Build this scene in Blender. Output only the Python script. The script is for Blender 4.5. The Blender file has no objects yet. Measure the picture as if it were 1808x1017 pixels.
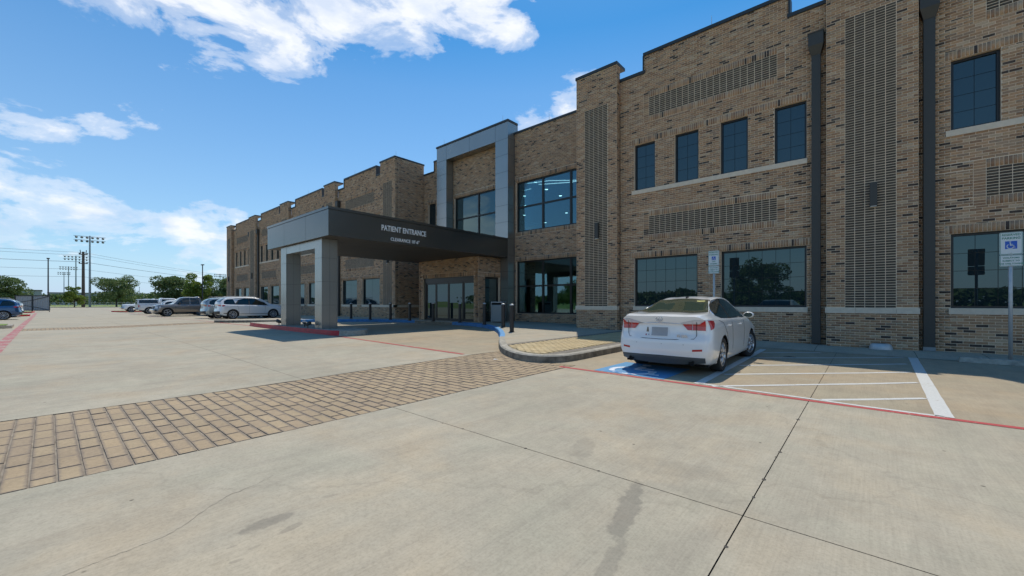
import bpy, bmesh, math, random
import numpy as np
from mathutils import Vector, Matrix
R = math.radians
random.seed(7); rng = np.random.default_rng(11)
sc = bpy.context.scene
COL = sc.collection
# ------------------------------------------------------------------ camera
CAMZ = 1.26
cam_d = bpy.data.cameras.new('camera'); cam = bpy.data.objects.new('camera', cam_d); COL.objects.link(cam)
cam_d.sensor_width = 36.0; cam_d.lens = 715.0/1808*36; cam_d.shift_y = (534.8-508.5)/1808
cam_d.clip_start = .05; cam_d.clip_end = 6000
YAW = math.atan2(.6574, .7535)
cam.location = (0, 0, CAMZ); cam.rotation_euler = (R(90), 0, YAW)
sc.camera = cam
# ------------------------------------------------------------------ sun and sky
SUN = Vector((-.257, .406, 1.0)).normalized()
sd = bpy.data.lights.new('sun', 'SUN'); sd.energy = 3.05; sd.angle = R(.53); sd.color = (1, .93, .81)
so = bpy.data.objects.new('sun', sd); COL.objects.link(so)
so.rotation_euler = SUN.to_track_quat('Z', 'Y').to_euler(); so.location = (0, 0, 60)
sc.view_settings.view_transform = 'Standard'; sc.view_settings.look = 'None'
sc.view_settings.exposure = 0.24; sc.view_settings.gamma = 1; sc.view_settings.use_curve_mapping = False
sc.cycles.max_bounces = 8; sc.cycles.use_denoising = True
sc.cycles.caustics_reflective = False; sc.cycles.caustics_refractive = False
sc.cycles.sample_clamp_indirect = 6
sc.render.film_transparent = False

class NT:
    """small helper that wires nodes"""
    def __init__(s, tree): s.t = tree; s.n = tree.nodes; s.l = tree.links
    def node(s, typ, **kw):
        nd = s.n.new(typ)
        for k, v in kw.items(): setattr(nd, k, v)
        return nd
    def setin(s, nd, key, v):
        if isinstance(v, bpy.types.NodeSocket): s.l.new(v, nd.inputs[key])
        else: nd.inputs[key].default_value = v
    def math(s, op, a, b=None, clamp=False):
        nd = s.node('ShaderNodeMath', operation=op, use_clamp=clamp); s.setin(nd, 0, a)
        if b is not None: s.setin(nd, 1, b)
        return nd.outputs[0]
    def mix(s, f, a, b, blend='MIX'):
        nd = s.node('ShaderNodeMix', data_type='RGBA', blend_type=blend)
        s.setin(nd, 0, f); s.setin(nd, 6, a); s.setin(nd, 7, b); return nd.outputs[2]
    def ramp(s, f, stops, interp='LINEAR'):
        nd = s.node('ShaderNodeValToRGB'); s.setin(nd, 0, f); cr = nd.color_ramp; cr.interpolation = interp
        while len(cr.elements) < len(stops): cr.elements.new(.5)
        for e, (p, c) in zip(cr.elements, stops):
            e.position = p; e.color = tuple(c)+(1,) if len(c) == 3 else c
        return nd.outputs[0]
    def noise(s, vec, scale, detail=3, rough=.5, dist=0):
        nd = s.node('ShaderNodeTexNoise'); s.setin(nd, 'Scale', scale); s.setin(nd, 'Detail', detail)
        s.setin(nd, 'Roughness', rough); s.setin(nd, 'Distortion', dist)
        if vec is not None: s.l.new(vec, nd.inputs['Vector'])
        return nd.outputs['Fac']
    def mapping(s, vec, scale=(1,1,1), rot=(0,0,0), loc=(0,0,0)):
        nd = s.node('ShaderNodeMapping'); s.l.new(vec, nd.inputs[0])
        nd.inputs['Scale'].default_value = scale; nd.inputs['Rotation'].default_value = rot; nd.inputs['Location'].default_value = loc
        return nd.outputs[0]

def g3(v): return (v, v, v)
world = bpy.data.worlds.new('World'); sc.world = world; world.use_nodes = True
wt = NT(world.node_tree); wt.n.clear()
sky = wt.node('ShaderNodeTexSky', sky_type='NISHITA', sun_disc=False)
sky.sun_elevation = math.asin(SUN.z); sky.sun_rotation = math.atan2(SUN.x, SUN.y)
sky.altitude = 100; sky.air_density = 1.0; sky.dust_density = .35; sky.ozone_density = 2.2
SKY_STRENGTH = .128
hs = wt.node('ShaderNodeHueSaturation'); wt.setin(hs, 'Saturation', 1.45); wt.setin(hs, 'Value', 1.0); wt.l.new(sky.outputs[0], hs.inputs['Color'])
tc = wt.node('ShaderNodeTexCoord'); dirv = tc.outputs['Generated']
sep = wt.node('ShaderNodeSeparateXYZ'); wt.l.new(dirv, sep.inputs[0])
az = wt.math('ARCTAN2', sep.outputs[0], sep.outputs[1]); el = wt.math('ARCSINE', sep.outputs[2])
# clouds: (azimuth, elevation, half width, half height, weight) in degrees
CLOUDS = [(-82,27.5,8,3.6,.75),(-73,31.5,10,5.2,.9),(-64,35,10,6.0,.9),(-54,37.5,9,5.6,.85),(-46,38,8,5,.8),(-41,35,4.5,3.2,.5),
          (-92,16,4.2,2.0,.52),(-86,17.6,2.6,1.3,.3),(-82.6,18.4,3.2,1.5,.42),(-93,12.8,4,1.4,.35),
          (-94,9.4,7,2.8,.66),(-88,8.0,6,2.2,.45),(-84,6.2,6,1.8,.25),(-79,7.4,3.4,3.4,.8),(-76,6.6,3.2,3.2,.7),(-84,4.6,14,2.4,.3),(-103,11,6,4,.8),
          (-38,25,4.4,2.2,.5),(-33,26,4,3.0,.65),
          (-118,30,14,7,.7),(120,20,20,7,.8),(70,30,16,7,.7),(30,50,14,6,.6),(140,8,20,4,.8),(-125,9,14,5,.8)]
acc = None
for a_, e_, w_, h_, k_ in CLOUDS:
    da = wt.math('DIVIDE', wt.math('SUBTRACT', az, R(a_)), R(w_)); de = wt.math('DIVIDE', wt.math('SUBTRACT', el, R(e_)), R(h_))
    r2 = wt.math('ADD', wt.math('MULTIPLY', da, da), wt.math('MULTIPLY', de, de))
    b = wt.math('MULTIPLY', wt.math('SUBTRACT', 1.0, r2), k_)
    acc = b if acc is None else wt.math('MAXIMUM', acc, b)
acc = wt.math('MAXIMUM', acc, -1.2)
cm = wt.mapping(dirv, (1, 1, 2.3))
n1 = wt.noise(cm, 6.5, 10, .60, .25); n2 = wt.noise(cm, 2.2, 4, .5, .2)
dens = wt.math('ADD', wt.math('ADD', acc, wt.math('MULTIPLY', wt.math('SUBTRACT', n1, .5), 4.2)), wt.math('MULTIPLY', wt.math('SUBTRACT', n2, .5), 1.0))
mask = wt.ramp(dens, [(.04, g3(0)), (.35, g3(.42)), (.80, g3(.90)), (1.0, g3(1))], 'EASE')
shade = wt.noise(wt.mapping(dirv, (1, 1, 2.3), loc=(0, 0, .05)), 8, 5, .55)
ccol = wt.ramp(shade, [(.36, (.62, .70, .84)), (.56, (.86, .88, .92))])
hz = wt.ramp(wt.math('DIVIDE', el, R(34)), [(0, g3(.88)), (.18, g3(.56)), (.5, g3(.36)), (.8, g3(.20)), (1, g3(0))])
skyc = wt.mix(1.0, hs.outputs[0], (SKY_STRENGTH*.82, SKY_STRENGTH*1.04, SKY_STRENGTH*.95, 1), 'MULTIPLY')
# the air is milkier low down, all round the horizon
hazed = wt.mix(hz, skyc, (.43, .56, .80, 1))
final = wt.mix(wt.math('MULTIPLY', mask, .96), hazed, ccol)
bg = wt.node('ShaderNodeBackground'); wt.l.new(final, bg.inputs[0]); bg.inputs[1].default_value = 1.0
wo = wt.node('ShaderNodeOutputWorld'); wt.l.new(bg.outputs[0], wo.inputs[0])

# ------------------------------------------------------------------ mesh helpers
def gz(X, Y):
    A = np.interp(X, [-300, -60, -50, -35, -22, -14, 0, 5], [-.08, -.08, -.06, .06, .14, .14, 0, 0])
    B = np.where(A > 0, np.interp(Y, [2, 6], [.3, 1.]), 1.)
    return float(A*B)
def link(o, parent=None):
    COL.objects.link(o)
    if parent is not None: o.parent = parent
    return o
class MB:
    def __init__(s): s.v = []; s.f = []; s.mi = []
    def add(s, vs, fs, m=0):
        b = len(s.v); s.v += [tuple(p) for p in vs]
        for f in fs: s.f.append([b+i for i in f]); s.mi.append(m)
        return s
    def box(s, x0, x1, y0, y1, z0, z1, m=0, M=None):
        vs = [Vector(p) for p in ((x0,y0,z0),(x1,y0,z0),(x1,y1,z0),(x0,y1,z0),(x0,y0,z1),(x1,y0,z1),(x1,y1,z1),(x0,y1,z1))]
        if M is not None: vs = [M @ p for p in vs]
        return s.add(vs, [(0,3,2,1),(4,5,6,7),(0,1,5,4),(1,2,6,5),(2,3,7,6),(3,0,4,7)], m)
    def tube(s, pts, r, n=8, m=0, caps=True):
        pts = [Vector(p) for p in pts]; rs = r if isinstance(r, (list, tuple)) else [r]*len(pts)
        base = len(s.v); up = Vector((0, 0, 1))
        for i, p in enumerate(pts):
            d = (pts[min(i+1, len(pts)-1)]-pts[max(i-1, 0)]).normalized()
            a = d.cross(up if abs(d.z) < .9 else Vector((1, 0, 0))).normalized(); b = d.cross(a)
            for k in range(n):
                t = 2*math.pi*k/n; s.v.append(tuple(p+(a*math.cos(t)+b*math.sin(t))*rs[i]))
        for i in range(len(pts)-1):
            for k in range(n):
                k2 = (k+1) % n; s.f.append([base+i*n+k, base+i*n+k2, base+(i+1)*n+k2, base+(i+1)*n+k]); s.mi.append(m)
        if caps:
            s.f.append([base+k for k in range(n)][::-1]); s.f.append([base+(len(pts)-1)*n+k for k in range(n)]); s.mi += [m, m]
        return s
    def lathe(s, prof, n=24, axis='z', c=(0, 0, 0), m=0):
        base = len(s.v)
        for r, h in prof:
            for k in range(n):
                t = 2*math.pi*k/n; a, b = r*math.cos(t), r*math.sin(t)
                p = (a, b, h) if axis == 'z' else ((h, a, b) if axis == 'x' else (a, h, b))
                s.v.append((p[0]+c[0], p[1]+c[1], p[2]+c[2]))
        for i in range(len(prof)-1):
            for k in range(n):
                k2 = (k+1) % n; s.f.append([base+i*n+k, base+i*n+k2, base+(i+1)*n+k2, base+(i+1)*n+k]); s.mi.append(m)
        return s
    def prism(s, poly, z0, z1, m=0, zf=None):
        n = len(poly); zz = zf or (lambda x, y: 0)
        vs = [(x, y, z0+zz(x, y)) for x, y in poly]+[(x, y, z1+zz(x, y)) for x, y in poly]
        return s.add(vs, [list(range(n))[::-1], list(range(n, 2*n))]+[(i, (i+1) % n, (i+1) % n+n, i+n) for i in range(n)], m)
    def grid(s, P, m=0, flip=False):
        h, w = len(P), len(P[0]); base = len(s.v)
        for row in P: s.v += [tuple(p) for p in row]
        for i in range(h-1):
            for j in range(w-1):
                a = base+i*w+j; q = [a, a+1, a+w+1, a+w]
                s.f.append(q[::-1] if flip else q); s.mi.append(m)
        return s
    def mesh(s, name, mats, smooth=False):
        me = bpy.data.meshes.new(name); me.from_pydata(s.v, [], s.f)
        for m in (mats if isinstance(mats, (list, tuple)) else [mats]): me.materials.append(m)
        if any(s.mi): me.polygons.foreach_set('material_index', s.mi)
        if smooth: me.polygons.foreach_set('use_smooth', [True]*len(me.polygons))
        me.update(); return me
    def build(s, name, mats, parent=None, smooth=False, bevel=0, fix=False, loc=None):
        me = s.mesh(name, mats, smooth)
        if fix:
            bm = bmesh.new(); bm.from_mesh(me); bmesh.ops.remove_doubles(bm, verts=bm.verts, dist=1e-4)
            bmesh.ops.recalc_face_normals(bm, faces=bm.faces); bm.to_mesh(me); bm.free()
        o = link(bpy.data.objects.new(name, me), parent)
        if loc: o.location = loc
        if bevel:
            b = o.modifiers.new('bevel', 'BEVEL'); b.width = bevel; b.segments = 2; b.limit_method = 'ANGLE'
        return o
def tag(o, label=None, cat=None, group=None, kind=None):
    if label: o['label'] = label
    if cat: o['category'] = cat
    if group: o['group'] = group
    if kind: o['kind'] = kind
    return o
def thing(name, label, cat, loc=(0, 0, 0), rz=0, group=None):
    o = link(bpy.data.objects.new(name, None)); o.location = loc; o.rotation_euler = (0, 0, rz)
    return tag(o, label, cat, group)
def copy_tree(o, parent=None):
    c = o.copy(); COL.objects.link(c); c.parent = parent
    for ch in list(o.children): copy_tree(ch, c)
    return c

# ------------------------------------------------------------------ materials
def mat(name, col=(.5, .5, .5), rough=.6, metal=0, spec=.5, coat=0, noise=None, bump=None, emit=None):
    m = bpy.data.materials.new(name); m.use_nodes = True; t = NT(m.node_tree)
    p = t.n['Principled BSDF']; p.inputs['Base Color'].default_value = tuple(col)+(1,)
    p.inputs['Roughness'].default_value = rough; p.inputs['Metallic'].default_value = metal
    p.inputs['Specular IOR Level'].default_value = spec
    if coat: p.inputs['Coat Weight'].default_value = coat; p.inputs['Coat Roughness'].default_value = .03
    tcn = t.node('ShaderNodeTexCoord')
    if noise:
        sc_, amt = noise; f = t.noise(tcn.outputs['Object'], sc_, 5, .6)
        lo = tuple(c*(1-amt) for c in col); hi = tuple(min(1, c*(1+amt)) for c in col)
        t.l.new(t.ramp(f, [(.3, lo), (.7, hi)]), p.inputs['Base Color'])
    if bump:
        f = t.noise(tcn.outputs['Object'], bump[0], 4, .6); b = t.node('ShaderNodeBump'); b.inputs['Strength'].default_value = bump[1]; b.inputs['Distance'].default_value = .01
        t.l.new(f, b.inputs['Height']); t.l.new(b.outputs[0], p.inputs['Normal'])
    if emit: p.inputs['Emission Color'].default_value = tuple(emit[0])+(1,); p.inputs['Emission Strength'].default_value = emit[1]
    return m
BR = [(0, (.072, .050, .038)), (.075, (.32, .180, .100)), (.20, (.40, .228, .122)), (.38, (.48, .275, .148)), (.56, (.40, .252, .152)), (.68, (.49, .308, .175)), (.82, (.34, .220, .138)), (.94, (.53, .37, .235))]
def brick_mat(name, single=False, dark=False):
    m = bpy.data.materials.new(name); m.use_nodes = True; t = NT(m.node_tree); p = t.n['Principled BSDF']
    if single: f = t.node('ShaderNodeObjectInfo').outputs['Random']
    else: f = t.node('ShaderNodeAttribute', attribute_name='tint').outputs['Fac']
    if dark: c = t.ramp(f, [(0, (.078, .058, .040)), (.5, (.094, .071, .049)), (1, (.112, .085, .059))])
    else: c = t.ramp(f, BR, 'CONSTANT')
    geo = t.node('ShaderNodeNewGeometry')
    f2 = t.noise(geo.outputs['Position'], 60, 3, .7); f3 = t.noise(geo.outputs['Position'], .9, 4, .6)
    c = t.mix(1.0, c, t.ramp(f2, [(.3, g3(.78)), (.7, g3(1.22))]), 'MULTIPLY')
    if not dark:   # pale mortar smears in scattered patches
        c = t.mix(t.ramp(f3, [(.60, g3(0)), (.80, g3(.30))]), c, (.56, .48, .36, 1))
    t.l.new(c, p.inputs['Base Color']); p.inputs['Roughness'].default_value = .85
    b = t.node('ShaderNodeBump'); b.inputs['Strength'].default_value = .35; b.inputs['Distance'].default_value = .004
    t.l.new(f2, b.inputs['Height']); t.l.new(b.outputs[0], p.inputs['Normal'])
    return m
M = {}
M['brick'] = brick_mat('brick_faces'); M['brick1'] = brick_mat('brick_single', True)
M['dark_brick'] = brick_mat('dark_brick_faces', dark=True); M['dark_brick1'] = brick_mat('dark_brick_single', True, True)
M['mortar'] = mat('mortar', (.80, .63, .45), .95, noise=(3, .10), bump=(150, .3))
M['stone'] = mat('cast_stone', (.70, .58, .44), .85, noise=(9, .08), bump=(120, .15))
M['bronze'] = mat('dark_window_frame', (.018, .017, .016), .4, 0)
M['coping'] = mat('coping_metal', (.038, .041, .042), .5, .1)
M['spout'] = mat('downspout_metal', (.052, .048, .040), .55, 0)
M['panel'] = mat('grey_metal_panel', (.345, .345, .325), .27, .72, noise=(.7, .04))
M['fascia'] = mat('charcoal_metal_panel', (.145, .152, .145), .24, .75, noise=(.7, .05))
M['soffit'] = mat('soffit_metal', (.10, .088, .072), .6, .1)
M['gap'] = mat('panel_joint', (.01, .01, .01), .9)
M['white_metal'] = mat('painted_letters', (.78, .78, .76), .5)
M['dirt'] = mat('joint_filler', (.07, .062, .052), 1); M['sand_joint'] = mat('paver_joint_sand', (.27, .225, .17), 1, noise=(8, .3))
M['galv'] = mat('galvanised_steel', (.50, .51, .51), .45, .3, noise=(12, .1))
M['bollard'] = mat('bollard_metal', (.030, .026, .024), .5, .1)
M['tyre'] = mat('tyre_rubber', (.022, .022, .022), .85)
M['rim'] = mat('alloy_rim', (.52, .53, .55), .28, .85)
M['chrome'] = mat('chrome', (.75, .76, .78), .12, 1)
M['black'] = mat('black_plastic', (.018, .018, .019), .55)
M['hole'] = mat('dark_recess', (.006, .006, .006), .95)
M['red_lamp'] = mat('red_lamp', (.46, .008, .014), .12, 0, .6, .6)
M['clear_lamp'] = mat('clear_lamp', (.62, .60, .62), .1, 0, .6, .6)
M['plate'] = mat('licence_plate', (.36, .37, .38), .5, noise=(3, .12))
M['yellow'] = mat('yellow_sticker', (.62, .55, .16), .6)
def car_glass(name, tint):
    m = mat(name, tint, .03, 0, .75); return m
M['car_glass'] = car_glass('car_glass', (.012, .018, .016)); M['car_glass_green'] = car_glass('car_glass_green', (.045, .058, .034))  # green in the base colour paints the reflections in mirrors and rear window
def paint(name, c, metal=0): return mat(name, c, .28, metal, .5, 1.0)
M['white_paint'] = paint('pearl_white_paint', (.82, .82, .80)); M['white_paint2'] = paint('white_paint', (.70, .71, .72))
M['silver_paint'] = paint('silver_blue_paint', (.30, .35, .37), .5); M['grey_paint'] = paint('grey_beige_paint', (.20, .18, .165), .5)
M['blue_paint'] = paint('blue_paint', (.015, .075, .19), .3); M['navy_paint'] = paint('dark_slate_paint', (.05, .075, .10), .4)
def glass_mat(name, refl, see, tint):
    m = bpy.data.materials.new(name); m.use_nodes = True; t = NT(m.node_tree); t.n.clear()
    gl = t.node('ShaderNodeBsdfGlossy'); gl.inputs['Color'].default_value = tint+(1,); gl.inputs['Roughness'].default_value = .008
    geo = t.node('ShaderNodeNewGeometry'); nn = t.noise(geo.outputs['Position'], .8, 1, .4)
    b = t.node('ShaderNodeBump'); b.inputs['Strength'].default_value = .05; b.inputs['Distance'].default_value = .05; t.l.new(nn, b.inputs['Height']); t.l.new(b.outputs[0], gl.inputs['Normal'])
    if see: base = t.node('ShaderNodeBsdfTransparent'); base.inputs[0].default_value = (.16*see, .24*see, .27*see, 1)
    else: base = t.node('ShaderNodeBsdfDiffuse'); base.inputs[0].default_value = (.012, .022, .028, 1)
    fr = t.node('ShaderNodeFresnel'); fr.inputs[0].default_value = 1.5
    f = t.math('ADD', t.math('MULTIPLY', fr.outputs[0], 1.0), refl, clamp=True)
    mx = t.node('ShaderNodeMixShader'); t.l.new(f, mx.inputs[0]); t.l.new(base.outputs[0], mx.inputs[1]); t.l.new(gl.outputs[0], mx.inputs[2])
    o = t.node('ShaderNodeOutputMaterial'); t.l.new(mx.outputs[0], o.inputs[0]); return m
M['glass'] = glass_mat('tinted_window_glass', .085, 0, (.55, .70, .70))
M['glass_see'] = glass_mat('entrance_window_glass', .13, 2.6, (.50, .74, .78))
M['ceiling'] = mat('interior_ceiling', (.45, .50, .52), .9); M['interior'] = mat('interior_wall', (.10, .11, .12), .9)
M['lamp_on'] = mat('ceiling_lamp', (1, 1, 1), .5, emit=((1, .93, .80), 6)); M['lamp_on2'] = mat('linear_lamp', (1, 1, 1), .5, emit=((1, .95, .88), 1.6))

def concrete(name, base, stains=False, streak=True):
    m = bpy.data.materials.new(name); m.use_nodes = True; t = NT(m.node_tree); p = t.n['Principled BSDF']
    geo = t.node('ShaderNodeNewGeometry'); P = geo.outputs['Position']
    big = t.noise(P, .35, 5, .6, .3); mid = t.noise(P, 2.6, 6, .65); fine = t.noise(P, 60, 4, .75); br = t.noise(t.mapping(P, (75, 2.2, 1)), 1.0, 4, .65)
    drag = t.noise(t.mapping(P, (3.2, .45, 1)), 1.2, 6, .62, .5)
    c = t.ramp(big, [(.32, tuple(v*.90 for v in base)), (.68, tuple(v*1.07 for v in base))])
    c = t.mix(1, c, t.ramp(mid, [(.3, g3(.90)), (.7, g3(1.06))]), 'MULTIPLY')
    c = t.mix(1, c, t.ramp(drag, [(.28, (.90, .90, .91)), (.5, g3(1)), (.72, (1.04, 1.03, 1.01))]), 'MULTIPLY')
    c = t.mix(1, c, t.ramp(fine, [(.25, g3(.80)), (.5, g3(1)), (.75, g3(1.10))]), 'MULTIPLY')
    c = t.mix(1, c, t.ramp(br, [(.25, g3(.90)), (.5, g3(1)), (.75, g3(1.07))]), 'MULTIPLY')
    hue = t.noise(P, .8, 5, .6, .4); c = t.mix(1, c, t.ramp(hue, [(.35, (.97, 1.0, 1.0)), (.5, g3(1)), (.68, (1.05, .99, .93))]), 'MULTIPLY')
    mot = t.noise(P, 14, 5, .7); c = t.mix(1, c, t.ramp(mot, [(.3, g3(.93)), (.5, g3(1)), (.7, g3(1.04))]), 'MULTIPLY')
    # small dark chips and specks
    vo = t.node('ShaderNodeTexVoronoi'); vo.inputs['Scale'].default_value = 2.2; t.l.new(P, vo.inputs['Vector'])
    sp = t.ramp(vo.outputs['Distance'], [(.018, g3(.35)), (.035, g3(1))])
    c = t.mix(1, c, sp, 'MULTIPLY')
    # hairline cracks
    vc = t.node('ShaderNodeTexVoronoi', feature='DISTANCE_TO_EDGE'); vc.inputs['Scale'].default_value = .16
    wob = t.node('ShaderNodeVectorMath', operation='ADD'); nn = t.node('ShaderNodeTexNoise'); nn.inputs['Scale'].default_value = 1.6; nn.inputs['Detail'].default_value = 6; t.l.new(P, nn.inputs['Vector'])
    sc3 = t.node('ShaderNodeVectorMath', operation='SCALE'); t.l.new(nn.outputs['Color'], sc3.inputs[0]); sc3.inputs['Scale'].default_value = 1.1
    t.l.new(P, wob.inputs[0]); t.l.new(sc3.outputs[0], wob.inputs[1]); t.l.new(wob.outputs[0], vc.inputs['Vector'])
    c = t.mix(1, c, t.ramp(vc.outputs['Distance'], [(.0, g3(.90)), (.0006, g3(.93)), (.0012, g3(1))]), 'MULTIPLY')
    if stains:
        sx = t.node('ShaderNodeSeparateXYZ'); t.l.new(P, sx.inputs[0]); wn = t.noise(P, 9, 5, .65)
        tot = None
        for (x, y, a, b_, rot, k) in [(-2.565, .82, .15, .062, 1.60, .36), (-2.41, .885, .075, .030, 1.75, .30), (-2.45, .62, .03, .012, 1.5, .26), (-2.30, .60, .035, .014, 1.4, .24), (-2.36, .70, .03, .012, 1.6, .24), (-1.83, 3.02, .28, .11, 1.9, .20), (-1.10, 2.34, .42, .075, 1.83, .36), (-.93, 1.78, .32, .05, 1.75, .26), (-2.62, 1.2, .05, .02, 1.2, .2), (-1.05, 3.15, .45, .20, .3, .10), (-.78, 2.85, .3, .10, .3, .10), (.4, 3.9, .5, .12, 1.5, .08), (-2.3, 2.0, .35, .06, 1.2, .08), (-3.2, .2, .35, .10, 1.5, .08), (-9.5, 1.2, 1.6, .3, 0, .05), (-11, 3.5, 2.5, .35, .1, .05)]:
            ca, sa = math.cos(rot), math.sin(rot)
            dx = t.math('SUBTRACT', sx.outputs[0], x); dy = t.math('SUBTRACT', sx.outputs[1], y)
            u = t.math('DIVIDE', t.math('ADD', t.math('MULTIPLY', dx, ca), t.math('MULTIPLY', dy, sa)), a)
            v = t.math('DIVIDE', t.math('SUBTRACT', t.math('MULTIPLY', dy, ca), t.math('MULTIPLY', dx, sa)), b_)
            r = t.math('SQRT', t.math('ADD', t.math('MULTIPLY', u, u), t.math('MULTIPLY', v, v)))
            r = t.math('ADD', r, t.math('MULTIPLY', t.math('SUBTRACT', wn, .5), 1.6))
            s_ = t.math('MULTIPLY', t.ramp(r, [(.75, g3(1)), (1.0, g3(0))]), k)
            tot = s_ if tot is None else t.math('MAXIMUM', tot, s_)
        c = t.mix(tot, c, (.10, .095, .085, 1))
    t.l.new(c, p.inputs['Base Color']); p.inputs['Roughness'].default_value = .9; p.inputs['Specular IOR Level'].default_value = .3
    bsum = t.math('ADD', t.math('MULTIPLY', fine, .6), t.math('MULTIPLY', br, .5 if streak else 0))
    b = t.node('ShaderNodeBump'); b.inputs['Strength'].default_value = .4; b.inputs['Distance'].default_value = .004
    t.l.new(bsum, b.inputs['Height']); t.l.new(b.outputs[0], p.inputs['Normal']); return m
M['conc'] = concrete('lot_concrete', (.408, .362, .275), True)
M['conc_tan'] = concrete('stall_concrete', (.378, .315, .222))
M['walk'] = concrete('sidewalk_concrete', (.42, .375, .29), streak=False)
M['kerb'] = mat('kerb_concrete', (.36, .33, .27), .9, noise=(7, .35), bump=(60, .3))
M['border'] = mat('grey_paver_border', (.20, .175, .14), .9, noise=(20, .2), bump=(90, .3))
def worn(name, col, under=(.41, .365, .28), amt=.5, scale=14):
    m = bpy.data.materials.new(name); m.use_nodes = True; t = NT(m.node_tree); p = t.n['Principled BSDF']
    P = t.node('ShaderNodeNewGeometry').outputs['Position']; a = t.noise(P, scale, 7, .75); b = t.noise(P, 1.3, 3, .5)
    f = t.math('ADD', a, t.math('MULTIPLY', t.math('SUBTRACT', b, .5), .5))
    c = t.mix(t.ramp(f, [(amt, g3(0)), (amt+.09, g3(1))]), tuple(col)+(1,), tuple(under)+(1,))
    c = t.mix(1, c, t.ramp(t.noise(P, 50, 3, .7), [(.3, g3(.85)), (.7, g3(1.1))]), 'MULTIPLY')
    t.l.new(c, p.inputs['Base Color']); p.inputs['Roughness'].default_value = .75; return m
M['red_line'] = worn('worn_red_paint', (.44, .06, .06), amt=.60); M['red_line_worn'] = worn('faded_red_paint', (.40, .12, .12), amt=.50, scale=6)
M['red_kerb'] = mat('red_kerb_paint', (.50, .025, .028), .6, noise=(6, .25)); M['blue_kerb'] = mat('blue_kerb_paint', (.10, .30, .56), .6, noise=(6, .2))
M['blue_kerb_side'] = mat('blue_kerb_side_paint', (.03, .17, .40), .6, noise=(6, .2))  # darker blue on the kerb faces than on the top
M['white_line'] = worn('white_line_paint', (.58, .58, .55), amt=.60); M['blue_paint_ground'] = worn('blue_ground_paint', (.09, .27, .48), amt=.60, scale=8)
M['white_worn'] = worn('worn_white_symbol', (.72, .74, .78), (.05, .22, .48), .52, 7)
def paver_mat(name, cols, edge, size, dirt=(.20, .16, .125, 1)):
    m = bpy.data.materials.new(name); m.use_nodes = True; t = NT(m.node_tree); p = t.n['Principled BSDF']
    oi = t.node('ShaderNodeObjectInfo').outputs['Random'] if edge else t.node('ShaderNodeAttribute', attribute_name='tint').outputs['Fac']
    c = t.ramp(oi, [(i/len(cols), c_) for i, c_ in enumerate(cols)], 'LINEAR')
    P = t.node('ShaderNodeNewGeometry').outputs['Position']
    tcn = t.node('ShaderNodeUVMap').outputs[0]
    sx = t.node('ShaderNodeSeparateXYZ'); t.l.new(tcn, sx.inputs[0])
    ex = t.math('MINIMUM', sx.outputs[0], t.math('SUBTRACT', 1, sx.outputs[0])); ey = t.math('MINIMUM', sx.outputs[1], t.math('SUBTRACT', 1, sx.outputs[1]))
    ed = t.math('ADD', t.math('MINIMUM', t.math('MULTIPLY', ex, 2), ey), t.math('MULTIPLY', t.math('SUBTRACT', t.noise(P, 16, 5, .65), .5), .24))
    c = t.mix(t.ramp(ed, [(.02, g3(.8)), (.19, g3(0))]), c, dirt)   # dirt gathered along the joints
    c = t.mix(1, c, t.ramp(t.noise(P, 45, 4, .7), [(.3, g3(.82)), (.7, g3(1.12))]), 'MULTIPLY')
    c = t.mix(1, c, t.ramp(t.noise(P, 1.1, 4, .6), [(.3, g3(.84)), (.7, g3(1.08))]), 'MULTIPLY')
    t.l.new(c, p.inputs['Base Color']); p.inputs['Roughness'].default_value = .85
    b = t.node('ShaderNodeBump'); b.inputs['Strength'].default_value = .4; b.inputs['Distance'].default_value = .004
    t.l.new(t.noise(P, 45, 4, .7), b.inputs['Height']); t.l.new(b.outputs[0], p.inputs['Normal']); return m
PV = [(.40, .295, .175), (.37, .275, .17), (.43, .315, .185), (.35, .26, .165), (.40, .30, .18)]
M['paver1'] = paver_mat('paver_single', PV, True, .3); M['paver'] = paver_mat('paver_many', PV, False, .3)
M['yellow_paver'] = paver_mat('yellow_paver', [(.56, .43, .23), (.60, .46, .25), (.53, .40, .21), (.62, .49, .28)], False, .2, (.44, .34, .19, 1)); M['yellow_sand'] = mat('yellow_joint_sand', (.38, .30, .18), 1, noise=(9, .2))
def grass_mat(name, a, b, c):
    m = bpy.data.materials.new(name); m.use_nodes = True; t = NT(m.node_tree); p = t.n['Principled BSDF']
    P = t.node('ShaderNodeNewGeometry').outputs['Position']
    f = t.noise(P, .06, 5, .6); f2 = t.noise(P, 3, 5, .7)
    col = t.ramp(f, [(.35, a), (.5, b), (.65, c)]); col = t.mix(1, col, t.ramp(f2, [(.3, g3(.7)), (.7, g3(1.25))]), 'MULTIPLY')
    t.l.new(col, p.inputs['Base Color']); p.inputs['Roughness'].default_value = 1; return m
M['grass'] = grass_mat('field_grass', (.13, .21, .035), (.19, .26, .05), (.28, .26, .09))
def leaf_mat(name, a, b, c):
    m = bpy.data.materials.new(name); m.use_nodes = True; t = NT(m.node_tree); p = t.n['Principled BSDF']
    f = t.node('ShaderNodeAttribute', attribute_name='tint').outputs['Fac']
    t.l.new(t.ramp(f, [(0, a), (.5, b), (1, c)]), p.inputs['Base Color']); p.inputs['Roughness'].default_value = .6
    tr = t.node('ShaderNodeBsdfTranslucent'); t.l.new(t.ramp(f, [(0, b), (1, c)]), tr.inputs[0])
    mx = t.node('ShaderNodeMixShader'); mx.inputs[0].default_value = .3; out = t.n['Material Output']
    t.l.new(p.outputs[0], mx.inputs[1]); t.l.new(tr.outputs[0], mx.inputs[2]); t.l.new(mx.outputs[0], out.inputs[0]); return m
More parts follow.
